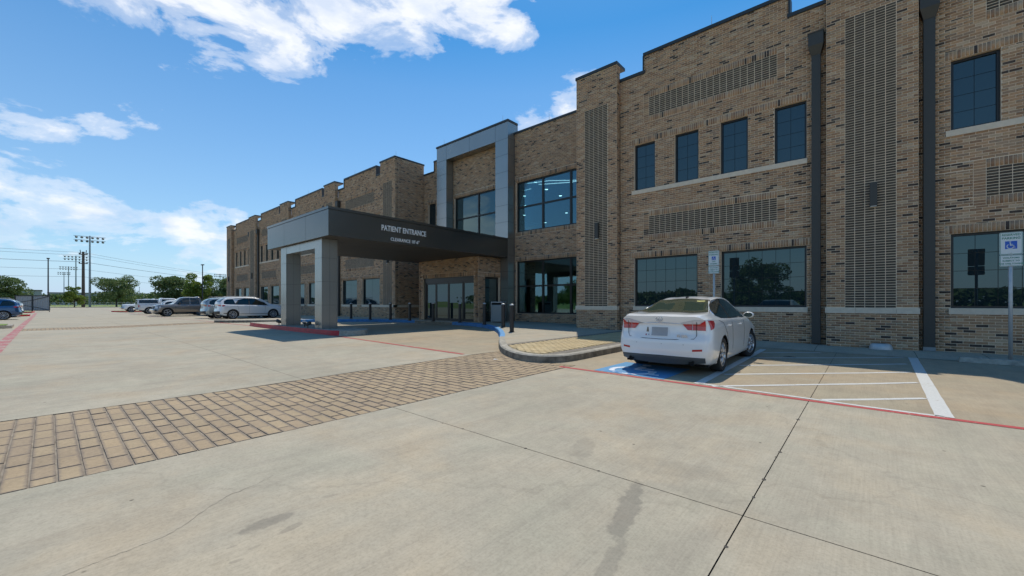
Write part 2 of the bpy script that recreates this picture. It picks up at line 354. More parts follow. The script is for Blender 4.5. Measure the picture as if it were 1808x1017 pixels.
M['leaf_dark'] = leaf_mat('dark_oak_leaves', (.075, .11, .035), (.125, .185, .055), (.19, .25, .08))
M['leaf_light'] = leaf_mat('bright_green_leaves', (.11, .17, .025), (.19, .26, .035), (.29, .36, .055))
M['bark'] = mat('bark', (.09, .07, .055), .95, noise=(5, .3)); M['pole_wood'] = mat('weathered_pole', (.12, .09, .07), .95, noise=(4, .2))
M['pole_metal'] = mat('grey_pole', (.34, .37, .39), .5, .2); M['lamp_grey'] = mat('lamp_housing_grey', (.17, .19, .20), .5, .1); M['dark_pole'] = mat('dark_pole', (.03, .03, .032), .6)
M['wire'] = mat('wire', (.14, .15, .17), .7)
M['sign_white'] = mat('sign_white', (.70, .73, .72), .45); M['sign_green'] = mat('sign_green', (.02, .22, .14), .5); M['sign_blue'] = mat('sign_blue', (.02, .11, .52), .5)
M['corr'] = mat('corrugated_grey', (.32, .33, .35), .6, .3); M['trash'] = mat('trash_can_grey', (.26, .28, .28), .5, .1)

# ------------------------------------------------------------------ ground
C_ = .0677
def sheet(name, x0, x1, y0, y1, m, dz=0, step=1.0, parent=None):
    nx = max(1, int(math.ceil((x1-x0)/step))); ny = max(1, int(math.ceil((y1-y0)/step)))
    nx = min(nx, 120); ny = min(ny, 60)
    xs = np.linspace(x0, x1, nx+1); ys = np.linspace(y0, y1, ny+1)
    mb = MB(); mb.grid([[(x, y, gz(x, y)+dz) for x in xs] for y in ys])
    return mb.build(name, m, parent)
def poly_sheet(name, pts, m, dz, parent=None, kind=None):
    o = MB().add([(x, y, gz(x, y)+dz) for x, y in pts], [list(range(len(pts)))]).build(name, m, parent)
    return o
fld = sheet('grass_field', -2600, 1500, -1500, 2600, M['grass'], -.10, 60); tag(fld, kind='structure')
# one wide sheet that reaches the horizon, finer near the place
lot = thing('parking_lot', None, None); tag(lot, kind='structure')
b_ = sheet('joint_bed', -176, 60, -34, 60, M['dirt'], -.014, 2.0, lot)
XS = [-176, -120, -75, -44, -30.1, None, -27.6, -17.3, -6.81, None, -4.24, -.545, 8.4, 22, 60]
YS = [-34, -14, -5.6, 2.7, 6.42, 14.6]
G = .0035
cells = []
for i in range(len(XS)-1):
    if XS[i] is None or XS[i+1] is None: continue
    for j in range(len(YS)-1):
        if XS[i] >= -6.82 and XS[i+1] <= -4.2: continue
        cells.append((XS[i], XS[i+1], YS[j], YS[j+1]))
for (xa, xb, ya, yb) in cells:
    tan = (ya > 6.4 and xa > -18) 
    sheet('concrete_slab', xa+G, xb-G, ya+G, yb-G, M['conc_tan'] if tan else M['conc'], 0, 1.0, lot)
# grassy parking islands and the long verge on the left are raised below
# paver bands (stamped tile strips across the drive)
def uvbox(w, h, th, name, m):
    mb = MB(); b = .004
    vs = [(-w/2, -h/2, 0), (w/2, -h/2, 0), (w/2, h/2, 0), (-w/2, h/2, 0)]
    top = [(-w/2+b, -h/2+b, th), (w/2-b, -h/2+b, th), (w/2-b, h/2-b, th), (-w/2+b, h/2-b, th)]
    mb.add(vs+top, [(4,5,6,7),(0,1,5,4),(1,2,6,5),(2,3,7,6),(3,0,4,7)])
    me = mb.mesh(name, m); uv = me.uv_layers.new(name='UVMap')
    for lp in me.loops:
        x, y, z = me.vertices[lp.vertex_index].co; uv.data[lp.index].uv = ((x+w/2)/w, (y+h/2)/h)
    return me
def many_pavers(name, items, w, h, m, parent, th=.012, lift=0):
    """items: (x, y, z, rot) -> one mesh with tint and UV"""
    b = .004; V = []; Fc = []; T = []; UV = []
    base = np.array([(-w/2, -h/2, -.02), (w/2, -h/2, -.02), (w/2, h/2, -.02), (-w/2, h/2, -.02), (-w/2+b, -h/2+b, 0), (w/2-b, -h/2+b, 0), (w/2-b, h/2-b, 0), (-w/2+b, h/2-b, 0)])
    fs = [(4,5,6,7),(0,1,5,4),(1,2,6,5),(2,3,7,6),(3,0,4,7)]
    for (x, y, z, r) in items:
        k = len(V); ca, sa = math.cos(r), math.sin(r); tn = random.random()
        for p in base: V.append((x+p[0]*ca-p[1]*sa, y+p[0]*sa+p[1]*ca, z+p[2]))
        for f in fs:
            Fc.append([k+i for i in f]); T.append(tn)
            UV += [((base[i][0]+w/2)/w, (base[i][1]+h/2)/h) for i in f]
    me = bpy.data.meshes.new(name); me.from_pydata(V, [], Fc); me.materials.append(m)
    a = me.attributes.new('tint', 'FLOAT', 'FACE'); a.data.foreach_set('value', T)
    uv = me.uv_layers.new(name='UVMap'); uv.data.foreach_set('uv', [c for p in UV for c in p])
    o = link(bpy.data.objects.new(name, me), parent); tag(o, kind='stuff'); return o
PW, PH = .319, .132
def paver_band(x0, x1, y0, y1, singles):
    root = thing('paver_band', None, None); tag(root, kind='structure')
    n = round((x1-x0)/PW); w = (x1-x0)/n; rows = int((y1-y0)/PH); one = None; rest = []; cand = []
    for j in range(rows):
        off = (.5 if j % 2 else 0)+random.uniform(-.05, .05)
        for i in range(-1, n+1):
            xa = max(x0, x0+(i+off)*w); xb = min(x1, x0+(i+1+off)*w)
            if xb-xa < .05: continue
            if singles and y0+j*PH > 6.7 and xb > -4.5: continue
            cx, cy = (xa+xb)/2, y0+(j+.5)*PH; cand.append((cx, cy, xb-xa))
    if singles:
        def scr(c):
            d = -.6574*c[0]+.7535*c[1]; u = (.7535*c[0]+.6574*c[1])/max(d, .1)
            return d if (d > .5 and abs(u) < 1.35) else 99+abs(d)
        cand.sort(key=scr)
    sheet('joint_bed', x0-.004, x1+.004, y0, y1, M['sand_joint'], -.0065, 1.0, root)
    full = uvbox(w-.006, PH-.007, .012, 'paver', M['paver1']); k = 0
    for c in cand:
        z = gz(c[0], c[1])+random.uniform(-.003, .002)
        if singles and k < 299 and abs(c[2]-w) < .002:
            o = link(bpy.data.objects.new('paver', full), root); o.location = (c[0], c[1], z-.012)
            o.rotation_euler = (random.gauss(0, .006), random.gauss(0, .006), random.gauss(0, .007)); k += 1
        else: rest.append((c[0], c[1], z, random.gauss(0, .007), c[2]))
    byw = {}
    for r in rest: byw.setdefault(round(r[4], 1), []).append(r)
    for wk, rs in byw.items():
        many_pavers('pavers', [r[:4] for r in rs], max(.03, sum(r[4] for r in rs)/len(rs)-.006), PH-.007, M['paver'], root)
    return root
pb1 = paver_band(-6.80, -4.25, -5.5, 9.2, True)
pb2 = paver_band(-30.09, -27.61, -1.0, 9.2, False)
# continue the slab outside the second band's ends
sheet('concrete_slab', -30.09, -27.61, -34, -1.02, M['conc'], 0, 1.0, lot)
sheet('concrete_slab', -4.72, -4.232, 6.72, 14.6, M['conc_tan'], .0015, .5, lot)
sheet('concrete_slab', -6.80, -4.25, -34, -5.53, M['conc'], 0, 1.0, lot)

# painted markings, thin sheets 4 mm up
mk = thing('road_markings', None, None); tag(mk, kind='structure')
def line(name, x0, y0, x1, y1, w, m, dz=.004, n=24):
    d = Vector((x1-x0, y1-y0)); L = d.length; d.normalize(); nn = Vector((-d.y, d.x))*w/2
    P = [[], []]
    for i in range(n+1):
        p = Vector((x0, y0))+d*L*i/n; j1 = random.uniform(-.004, .004)
        for k, s_ in ((0, -1), (1, 1)):
            q = p+nn*s_*(1+j1/w*2); P[k].append((q.x, q.y, gz(q.x, q.y)+dz))
    return MB().grid(P).build(name, m, mk)
line('red_line', -4.39, 6.42, 9, 6.42, .10, M['red_line'], n=60)
line('red_line', -28.5, 6.62, -13.2, 6.42, .11, M['red_line'], n=50)
line('red_line', -13.2, 6.42, -7.0, 6.32, .10, M['red_line'], n=30)
line('red_line', -120, 7.3, -28.5, 6.7, .12, M['red_line_worn'], n=60)
line('red_line', -82, -1.02, -10.5, -.86, .24, M['red_line_worn'], n=120)
line('white_line', -1.93, 6.55, -2.05, 12.55, .13, M['white_line'])
line('white_line', .66, 6.50, .82, 13.05, .15, M['white_line'])
for y in (6.55,): line('white_line', -1.93, 6.60, .66, 6.50, .07, M['white_line'])
for (xa, ya, xb, yb) in [(-.42, 6.58, .60, 7.6), (-1.72, 6.50, .62, 9.02), (-1.85, 7.70, .62, 10.30), (-1.88, 9.0, .64, 11.62), (-1.90, 10.45, .66, 12.95), (-1.93, 11.70, -.84, 12.73)]:
    line('white_line', xa, ya, xb, yb, .085, M['white_line'])
line('white_line', 3.4, 6.5, 3.5, 13.0, .12, M['white_line'])
sq = [(-3.72, 6.52), (-2.45, 6.52), (-2.45, 7.85), (-3.72, 7.85)]
poly_sheet('blue_parking_square', sq, M['blue_paint_ground'], .004, mk)
def isa_mesh(mb, cx, cy, s, put, m=0, n=18):
    """wheelchair symbol as flat ribbons; put(u, v) -> 3D point"""
    def rib(pts, w):
        P = [[], []]
        for i, p in enumerate(pts):
            a = pts[max(i-1, 0)]; b = pts[min(i+1, len(pts)-1)]; d = Vector((b[0]-a[0], b[1]-a[1])).normalized(); q = Vector((-d.y, d.x))*w/2
            P[0].append(put(cx+(p[0]-q.x)*s, cy+(p[1]-q.y)*s)); P[1].append(put(cx+(p[0]+q.x)*s, cy+(p[1]+q.y)*s))
        mb.grid(P, m)
    rib([(.02+.30*math.cos(R(a))-.08, -.18+.30*math.sin(R(a))) for a in np.linspace(125, 385, n)], .085)
    rib([(-.07, .26), (-.05, -.06)], .10); rib([(-.05, .10), (.17, .08)], .075); rib([(-.06, -.07), (.17, -.07), (.29, -.33), (.38, -.30)], .085)
    mb.add([put(cx+(-.08+.075*math.cos(2*math.pi*k/12))*s, cy+(.40+.075*math.sin(2*math.pi*k/12))*s) for k in range(12)], [list(range(12))], m)
mb = MB(); isa_mesh(mb, -3.10, 7.17, 1.22, lambda u, v: (u, v, gz(u, v)+.008)); mb.build('wheelchair_symbol', M['white_worn'], mk)

# a wandering crack and chipped joint edges in the near slabs
cr = [(-2.75, -.03), (-2.78, .10), (-2.80, .20), (-2.81, .30), (-2.83, .42), (-2.89, .50), (-3.02, .64), (-3.11, .76), (-3.16, .95), (-3.25, 1.10)]
pts = []
for (a, b), (c, d) in zip(cr[:-1], cr[1:]):
    for q in range(5): pts.append((a+(c-a)*q/5+random.uniform(-.008, .008), b+(d-b)*q/5))
P = [[(x+sg*random.uniform(.0004, .0022), y, gz(x, y)+.0015) for x, y in pts] for sg in (-1, 1)]
MB().grid(P, flip=True).build('crack', M['border'], lot)
for (x, y, r_) in [(-.545, 3.0, .010), (-.545, 3.35, .014), (-.55, 3.9, .009), (-.54, 4.05, .016), (-.548, 4.6, .010), (-.545, 5.3, .018), (-2.2, 2.70, .012), (-1.5, 2.70, .009), (-3.0, 2.70, .010), (-.54, 2.3, .010)]:
    MB().add([(x+r_*random.uniform(.6, 1.3)*math.cos(a), y+1.4*r_*random.uniform(.6, 1.3)*math.sin(a), gz(x, y)+.0015) for a in np.linspace(0, 2*math.pi, 9)[:-1]], [list(range(8))]).build('chip', M['dirt'], lot)

# ------------------------------------------------------------------ sidewalk island with kerbs
def kerb_ring(pts, name, mats, closed, parent, w=.15, h=.15, colf=None):
    """ring of kerb stones along a plan polyline (outside on the right-hand side)"""
    P = [Vector(p) for p in pts]; n = len(P); rows = [[], [], [], []]; 
    for i, p in enumerate(P):
        a = P[(i-1) % n] if closed or i > 0 else p; b = P[(i+1) % n] if closed or i < n-1 else p
        d = (b-a).normalized(); nr = Vector((-d.y, d.x)); z = gz(p.x, p.y)
        rows[0].append((p.x, p.y, z-.03)); q = p+nr*.012; rows[1].append((q.x, q.y, z+h-.02)); q = p+nr*.035; rows[2].append((q.x, q.y, z+h)); q = p+nr*w; rows[3].append((q.x, q.y, z+h+.001))
    if closed:
        for r_ in rows: r_.append(r_[0])
    mb = MB()
    for k in range(3):
        for i in range(len(rows[0])-1):
            m = colf(i, k) if colf else 0
            mb.add([rows[k][i], rows[k][i+1], rows[k+1][i+1], rows[k+1][i]], [(0, 1, 2, 3)], m)
    return mb.build(name, mats, parent, fix=False)
def smooth(pts, k=2, closed=False):
    for _ in range(k):
        out = []
        n = len(pts)
        for i in range(n if closed else n-1):
            a, b = pts[i], pts[(i+1) % n]
            out += [(a[0]*.75+b[0]*.25, a[1]*.75+b[1]*.25), (a[0]*.25+b[0]*.75, a[1]*.25+b[1]*.75)]
        pts = out if closed else [pts[0]]+out+[pts[-1]]
    return pts
half = [(-4.60, 13.4), (-4.60, 9.3), (-4.58, 8.2), (-4.56, 7.2), (-4.68, 6.75), (-5.02, 6.49), (-5.46, 6.48), (-6.0, 6.72), (-6.78, 7.28), (-8.42, 9.02), (-9.18, 9.89), (-10.85, 11.55), (-12.28, 12.65), (-13.64, 13.30), (-15.35, 13.60)]
edge = half+[(-34.34-x, y) for x, y in half[::-1]]
edge = smooth(edge, 2)[::-1]
edge = edge[::-1]
def walkz(x, y):   # top of the walk: kerb height at the drive, nearly level with the entrance floor at the wall
    return gz(x, y)+.15
# top surface: strips from the kerb line back to the wall
walk = thing('sidewalk', None, None); tag(walk, kind='structure')
def isl_col(i, k):
    x, y = edge[i]
    if (-25.5 < x < -19.0 or -15.4 < x < -8.35) and y > 8.8: return 2 if k == 2 else 1
    return 0
# orientation: edge runs from right (+X) to left; the walk lies on the +Y / inner side
kerb_ring(edge, 'kerb', [M['kerb'], M['blue_kerb_side'], M['blue_kerb']], False, walk, colf=isl_col, w=.17) if False else None
def inner(pts, w):
    P = [Vector(p) for p in pts]; out = []
    for i, p in enumerate(P):
        a = P[max(i-1, 0)]; b = P[min(i+1, len(P)-1)]; d = (b-a).normalized(); nr = Vector((d.y, -d.x)); out.append((p.x+nr.x*w, p.y+nr.y*w))
    return out
rows = [[(x, y, gz(x, y)-.03) for x, y in edge], [(x, y, gz(x, y)+.125) for x, y in inner(edge, .012)], [(x, y, gz(x, y)+.15) for x, y in inner(edge, .04)], [(x, y, gz(x, y)+.151) for x, y in inner(edge, .19)]]
mb = MB()
for k in range(3):
    for i in range(len(edge)-1):
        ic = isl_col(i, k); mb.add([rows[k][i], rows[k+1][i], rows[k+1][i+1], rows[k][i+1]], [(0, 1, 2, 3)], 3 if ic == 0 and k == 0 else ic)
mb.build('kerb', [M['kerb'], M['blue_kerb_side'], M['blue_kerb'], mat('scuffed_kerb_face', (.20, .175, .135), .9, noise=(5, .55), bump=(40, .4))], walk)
# the walk as slabs clipped to the island outline (columns between the kerb and the wall)
def ylow(x, pts):   # lowest Y of the kerb line at this X
    ys = []
    for (xa, ya), (xb, yb) in zip(pts[:-1], pts[1:]):
        if (xa-x)*(xb-x) <= 0 and xa != xb: ys.append(ya+(yb-ya)*(x-xa)/(xb-xa))
    return min(ys) if ys else None
inn = inner(edge, .185)
def strip_slab(name, x0, x1, m, ytop=16.6, parent=walk, ymin=None, dz=.15, n=14, yf=None):
    n = max(2, int((x1-x0)/.12)); rows = []
    for x in np.linspace(x0+.004, x1-.004, n+1):
        yl = ylow(x, inn)
        if yl is None: continue
        y0 = max(yl, ymin) if ymin else yl
        rows.append([(x, y, gz(x, y)+dz) for y in np.linspace(y0, ytop, 10)])
    return MB().grid(rows).build(name, m, parent)
poly_sheet('joint_bed', [(x, y) for x, y in inn]+[(-29.6, 16.7), (-4.75, 16.7)], M['dirt'], .13, walk)
strip_slab('border_strip', -5.02, -4.79, M['border'], 14.28)
strip_slab('border_strip', -6.85, -6.66, M['border'], 14.5)
strip_slab('joint_sand', -6.66, -5.02, M['yellow_sand'], 14.28, dz=.138)
for xa, xb in [(-8.6, -6.85), (-10.6, -8.6), (-12.4, -10.6), (-14.2, -12.4), (-17.17, -14.2), (-20.1, -17.17), (-22.2, -20.1), (-24, -22.2), (-26, -24), (-27.7, -26), (-29.55, -27.7)]:
    strip_slab('sidewalk_slab', xa, xb, M['walk'], 16.6 if xa > -22.3 else 14.6)
items = []
yy = 6.5
for r_ in range(80):
    y = 6.5+r_*.102
    for c_ in range(9):
        x = -6.66+.10+c_*.2045+(.1 if r_ % 2 else 0)
        if x+.1 > -5.0: continue
        yl = ylow(x, inn)
        if yl is None or y-.05 < yl+.02 or y > 14.2: continue
        items.append((x, y, gz(x, y)+.152+random.uniform(-.0015, .0015), random.gauss(0, .006)))
many_pavers('yellow_pavers', items, .195, .096, M['yellow_paver'], walk)
# flush walk along the wall right of the island, rising gently to the brick
rw = MB()
for xa, xb in [(-4.58, -2.9), (-2.9, -1.0), (-1.0, .9), (.9, 2.05), (2.05, 4.1), (4.1, 6.3), (6.3, 8.4)]:
    P = [[(x, y, gz(x, y)+.004+.06*min(1, max(0, (y-13.0)/.8))) for x in np.linspace(xa+.005, xb-.005, 4)] for y in (13.02, 13.3, 13.6, 13.9, 14.6)]
    MB().grid(P).build('sidewalk_slab', M['walk'], walk)
MB().grid([[(x, y, gz(x, y)-.004+.06*min(1, max(0, (y-13.0)/.8))) for x in (-4.6, 0, 8.5)] for y in (13.0, 13.3, 13.6, 13.9, 14.6)]).build('joint_bed', M['dirt'], walk)
# ramp face between the raised walk and the flush one
MB().add([(-4.60, 13.2, 0), (-3.4, 13.2, 0), (-3.4, 14.58, 0), (-4.60, 14.58, 0), (-4.60, 13.2, gz(-4.6, 13.2)+.149), (-3.4, 13.2, .035), (-3.4, 14.58, .067), (-4.60, 14.58, gz(-4.6, 14.6)+.149)], [(0,3,2,1),(4,5,6,7),(0,1,5,4),(1,2,6,5),(2,3,7,6),(3,0,4,7)]).build('ramp', M['walk'], walk)
# walk in front of the left wing
lw = MB(); P = [[(x, y, gz(x, y)+.13) for x in np.linspace(-60, -29.8, 30)] for y in (13.3, 14.6)]; lw.grid(P)
lw.grid([[(x, 13.3, gz(x, 13.3)+h) for x in np.linspace(-60, -29.8, 30)] for h in (0, .13)]).build('sidewalk_slab', M['walk'], walk)
# canopy island
ci = thing('traffic_island', None, None); tag(ci, kind='structure')
cp = smooth([(-22.9, 6.7), (-22.6, 6.35), (-14.2, 6.33), (-13.55, 6.6), (-13.2, 7.2), (-13.6, 7.75), (-14.3, 7.95), (-22.3, 7.95), (-22.9, 7.5)], 2, True)
mb = MB(); nP = len(cp); cx_, cy_ = sum(p[0] for p in cp)/nP, 7.15
ins = [(p[0]+(.035 if p[0] < cx_ else -.035), p[1]+(.035 if p[1] < cy_ else -.035)) for p in cp]
lo = [(x, y, gz(x, y)-.02) for x, y in cp]; hi = [(x, y, gz(x, y)+.165) for x, y in ins]
for i in range(nP):
    j = (i+1) % nP; red = cp[i][1] < 7.0 and cp[i][0] < -13.75
    mb.add([lo[i], lo[j], hi[j], hi[i]], [(0, 1, 2, 3)], 1 if red else 0)
mb.add(hi, [list(range(nP))], 0); mb.build('kerb', [M['kerb'], M['red_kerb']], ci)

# ------------------------------------------------------------------ brick building
bld = thing('office_building', 'long two-storey tan brick office building with notched parapet and dark downspouts', 'building')
EN = []; V5 = np.array([(0,0,0),(1,0,0),(1,1,0),(0,1,0)])
class Bricks:
    def __init__(s): s.q = []            # (O, U, N, ua, ub, za, zb, tint, single?)
    def add(s, O, U, N, ua, ub, za, zb, orient=0): s.q.append((O, U, N, ua, ub, za, zb, random.random(), orient))
NB, DB = Bricks(), Bricks()
def cells_without(u0, u1, z0, z1, holes):
    us = sorted({u0, u1}|{min(max(h[0], u0), u1) for h in holes}|{min(max(h[1], u0), u1) for h in holes}); zs = sorted({z0, z1}|{min(max(h[2], z0), z1) for h in holes}|{min(max(h[3], z0), z1) for h in holes})
    for a, b in zip(us[:-1], us[1:]):
        for c, d in zip(zs[:-1], zs[1:]):
            mu, mz = (a+b)/2, (c+d)/2
            if any(h[0] < mu < h[1] and h[2] < mz < h[3] for h in holes): continue
            yield a, b, c, d
def wall(O, U, N, u0, u1, z0, z1, voids=(), feats=(), thick=.22, back=True, phase=0.):
    """voids: (u0,u1,z0,z1) openings; feats: (kind,u0,u1,z0,z1) brick pattern areas"""
    O, U, N = Vector(O), Vector(U), Vector(N)
    mj = .0105
    blocked = list(voids)+[f[1:] for f in feats]
    k0, k1 = int(math.floor(z0/C_)), int(math.ceil(z1/C_))
    for k in range(k0, k1):
      ra, rb = max(z0, k*C_), min(z1, (k+1)*C_)
      cuts = sorted({ra, rb}|{e for h in blocked for e in (h[2], h[3]) if ra+.004 < e < rb-.004})
      for za, zb in zip(cuts[:-1], cuts[1:]):
        mz = (za+zb)/2
        if zb-za < .022: continue
        iv = sorted([(h[0], h[1]) for h in blocked if h[2] < mz < h[3]])
        off = (.1016 if k % 2 else 0)+phase
        n0 = int(math.floor((u0-off)/.2032)); n1 = int(math.ceil((u1-off)/.2032))
        for n in range(n0, n1):
            segs = [(max(u0, off+n*.2032), min(u1, off+(n+1)*.2032))]
            for (ha, hb) in iv:
                ns = []
                for (a, b) in segs:
                    if hb <= a or ha >= b: ns.append((a, b)); continue
                    if a < ha: ns.append((a, ha))
                    if b > hb: ns.append((hb, b))
                segs = ns
            for (a, b) in segs:
                if b-a > .03: NB.add(O, U, N, a+mj/2, b-mj/2, za+mj/2, zb-mj/2)
    for (kind, a, b, c, d) in feats:
        if kind == 'soldier':
            n = max(1, round((b-a)/C_)); w = (b-a)/n
            for i in range(n): NB.add(O, U, N, a+i*w+mj/2, a+(i+1)*w-mj/2, c+mj/2, d-mj/2, 1)
        else:
            nu = max(1, round((b-a)/.2032)); nz = max(1, round((d-c)/C_)); w = (b-a)/nu; h = (d-c)/nz; T = DB if kind == 'dark' else NB
            for i in range(nu):
                for j in range(nz): mk_ = .014 if kind == 'dark' else mj; T.add(O, U, N, a+i*w+mk_/2, a+(i+1)*w-mk_/2, c+j*h+mk_/2, c+(j+1)*h-mk_/2)
    if back:
        mb = MB()
        for a, b, c, d in cells_without(u0, u1, z0, z1, voids):
            p = [O+U*a+N*-.004, O+U*b+N*-.004, O+U*b+N*-thick, O+U*a+N*-thick]
            vs = [(q.x, q.y, c) for q in p]+[(q.x, q.y, d) for q in p]
            fs = [(0,3,2,1),(4,5,6,7),(0,1,5,4),(1,2,6,5),(2,3,7,6),(3,0,4,7)]
            mb.add(vs, fs)
        o = mb.build('wall', M['mortar'], bld, fix=False)
        bm = bmesh.new(); bm.from_mesh(o.data); bmesh.ops.remove_doubles(bm, verts=bm.verts, dist=1e-5)
        # drop the doubled faces between cells
        seen = {}
        for f in bm.faces: seen.setdefault(tuple(sorted(v.index for v in f.verts)), []).append(f)
        bmesh.ops.delete(bm, geom=[f for L in seen.values() if len(L) > 1 for f in L], context='FACES'); bmesh.ops.recalc_face_normals(bm, faces=bm.faces); bm.to_mesh(o.data); bm.free()
YM, YP, YE, ZB = 14.56, 14.29, 16.50, -.05
X1, NY = (1, 0, 0), (0, -1, 0)
LOW, HIGH, PT = 9.78, 10.42, 10.38
def pane_obj(parent, x0, x1, y, z0, z1, m, name='pane', ax='x', tilt=.0012):
    hw, hh = (x1-x0)/2, (z1-z0)/2; mb = MB()
    if ax == 'x': mb.box(-hw, hw, 0, .012, -hh, hh)
    else: mb.box(-.012, 0, -hw, hw, -hh, hh)
    o = mb.build(name, m, parent); o.location = ((x0+x1)/2, y, (z0+z1)/2) if ax == 'x' else (y, (x0+x1)/2, (z0+z1)/2)
    o.rotation_euler = (random.gauss(0, tilt), 0, random.gauss(0, tilt)) if ax == 'x' else (0, random.gauss(0, tilt), random.gauss(0, tilt))
    return o
def window(x0, x1, z0, z1, y, cols, rows_, glass='glass', fw=.055, mw=.011, mull=None, bars=None, name='window', panes=True):
    """frame mesh = the window part itself; panes and muntins below it"""
    mb = MB(); yf = y+.10
    mb.box(x0, x1, yf, yf+.08, z1-fw, z1).box(x0, x1, yf, yf+.08, z0, z0+fw)
    mb.box(x0, x0+fw, yf, yf+.08, z0+fw, z1-fw).box(x1-fw, x1, yf, yf+.08, z0+fw, z1-fw)
    xs = [x0+fw]+list(mull or [])+[x1-fw]; zs = [z0+fw]+list(bars or [])+[z1-fw]
    for xm in (mull or []): mb.box(xm-fw*.75, xm+fw*.75, yf, yf+.08, z0+fw, z1-fw)
    for zm in (bars or []):
        for a, b in zip(xs[:-1], xs[1:]): mb.box(a+(fw*.75 if a != xs[0] else 0), b-(fw*.75 if b != xs[-1] else 0), yf+.005, yf+.075, zm-fw*.6, zm+fw*.6)
    w = mb.build(name, M['bronze'], bld)
    yg = yf+.045
    if mull or bars:
        for i, (a, b) in enumerate(zip(xs[:-1], xs[1:])):
            for c, d in zip(zs[:-1], zs[1:]):
                pane_obj(w, a+(fw*.75 if i else 0), b-(fw*.75 if i < len(xs)-2 else 0), yg, c+(fw*.6 if c != zs[0] else 0), d-(fw*.6 if d != zs[-1] else 0), M[glass])
    else:
        W, H = (x1-x0-2*fw)/cols, (z1-z0-2*fw)/rows_
        for i in range(cols):
            for j in range(rows_):
                pane_obj(w, x0+fw+i*W+mw/2, x0+fw+(i+1)*W-mw/2, yg, z0+fw+j*H+mw/2, z0+fw+(j+1)*H-mw/2, M[glass])
        if cols*rows_ > 1:
            mb = MB()
            for i in range(1, cols): mb.box(x0+fw+i*W-mw*.6, x0+fw+i*W+mw*.6, yg+.014, yg+.022, z0+fw, z1-fw)
            for j in range(1, rows_): mb.box(x0+fw, x1-fw, yg+.0145, yg+.0215, z0+fw+j*H-mw*.6, z0+fw+j*H+mw*.6)
            mb.build('muntin', M['bronze'], w)
    MB().box(x0-.02, x1+.02, yf+.10, yf+.11, z0-.02, z1+.02).build('backing', M['hole'], w) if glass == 'glass' else None
    return w
def sill(x0, x1, z0=.98, z1=1.13, y=YM, joints=(), ax='x'):
    xs = [x0]+list(joints)+[x1]
    for a, b in zip(xs[:-1], xs[1:]):
        mb = MB()
        if ax == 'x': mb.box(a+.002, b-.002, y-.028, y+.16, z0, z1)
        else: mb.box(y-.16, y+.028, a+.002, b-.002, z0, z1)
        mb.build('sill', M['stone'], bld, bevel=.004)
def coping(x0, x1, y0, y1, z, h=.11): MB().box(x0-.03, x1+.03, y0-.04, y1+.03, z, z+h).build('coping', M['coping'], bld)
def pilaster(x0, x1, panel=True, left_end=False, right_end=False, y0=YP, depth=None, nsconce=True):
    w = x1-x0; nb = round((w-.78)/.2032); pw = nb*.2032; pa = x0+(w-pw)/2; pb = pa+pw
    ft = [('dark', pa, pb, 1.13, 9.0)] if panel else []
    wall((0, y0, 0), X1, NY, x0, x1, ZB, PT, feats=ft, thick=.26, phase=x0)
    # return faces
    wall((x0-.005, 0, 0), (0, 1, 0), (-1, 0, 0), y0+.004, YM, ZB, PT, thick=.02, back=False)
    wall((x1+.005, 0, 0), (0, 1, 0), (1, 0, 0), y0+.004, YM, ZB, PT, thick=.02, back=False)
    coping(x0, x1, y0, YM+.36, PT)
    sill(x0-.03, x1+.03, y=y0, joints=[pa+.22, pb])
    if nsconce:
        sx = pa+pw*.57; s_ = MB(); s_.box(sx-.075, sx+.075, y0-.11, y0-.001, 3.80, 4.42); o = s_.build('wall_sconce', M['spout'], bld, bevel=.01)
        MB().box(sx-.06, sx+.06, y0-.10, y0-.02, 3.786, 3.7995).build('sconce_lens', M['sign_white'], o)
def downspout(x, zt=8.95, zb=.10):
    w = .21; y1 = YM-.012; mb = MB()
    mb.box(x-w/2, x+w/2, y1-.15, y1, zb, zt-.62)
    a = w/2; b = .175
    mb.add([(x-a, y1-.15, zt-.62), (x+a, y1-.15, zt-.62), (x+a, y1, zt-.62), (x-a, y1, zt-.62), (x-b, y1-.26, zt-.38), (x+b, y1-.26, zt-.38), (x+b, y1, zt-.38), (x-b, y1, zt-.38)],
           [(0,1,5,4),(1,2,6,5),(2,3,7,6),(3,0,4,7)])
    mb.box(x-b, x+b, y1-.26, y1, zt-.38, zt)
    mb.box(x-b-.015, x+b+.015, y1-.275, y1, zt-.03, zt+.0)
    o = mb.build('downspout', M['spout'], bld, bevel=.006)
    if x > 1: MB().box(x-w/2-.006, x+w/2+.006, y1-.157, y1, zb-.03, zb+.06).build('downspout_shoe', M['trash'], o)
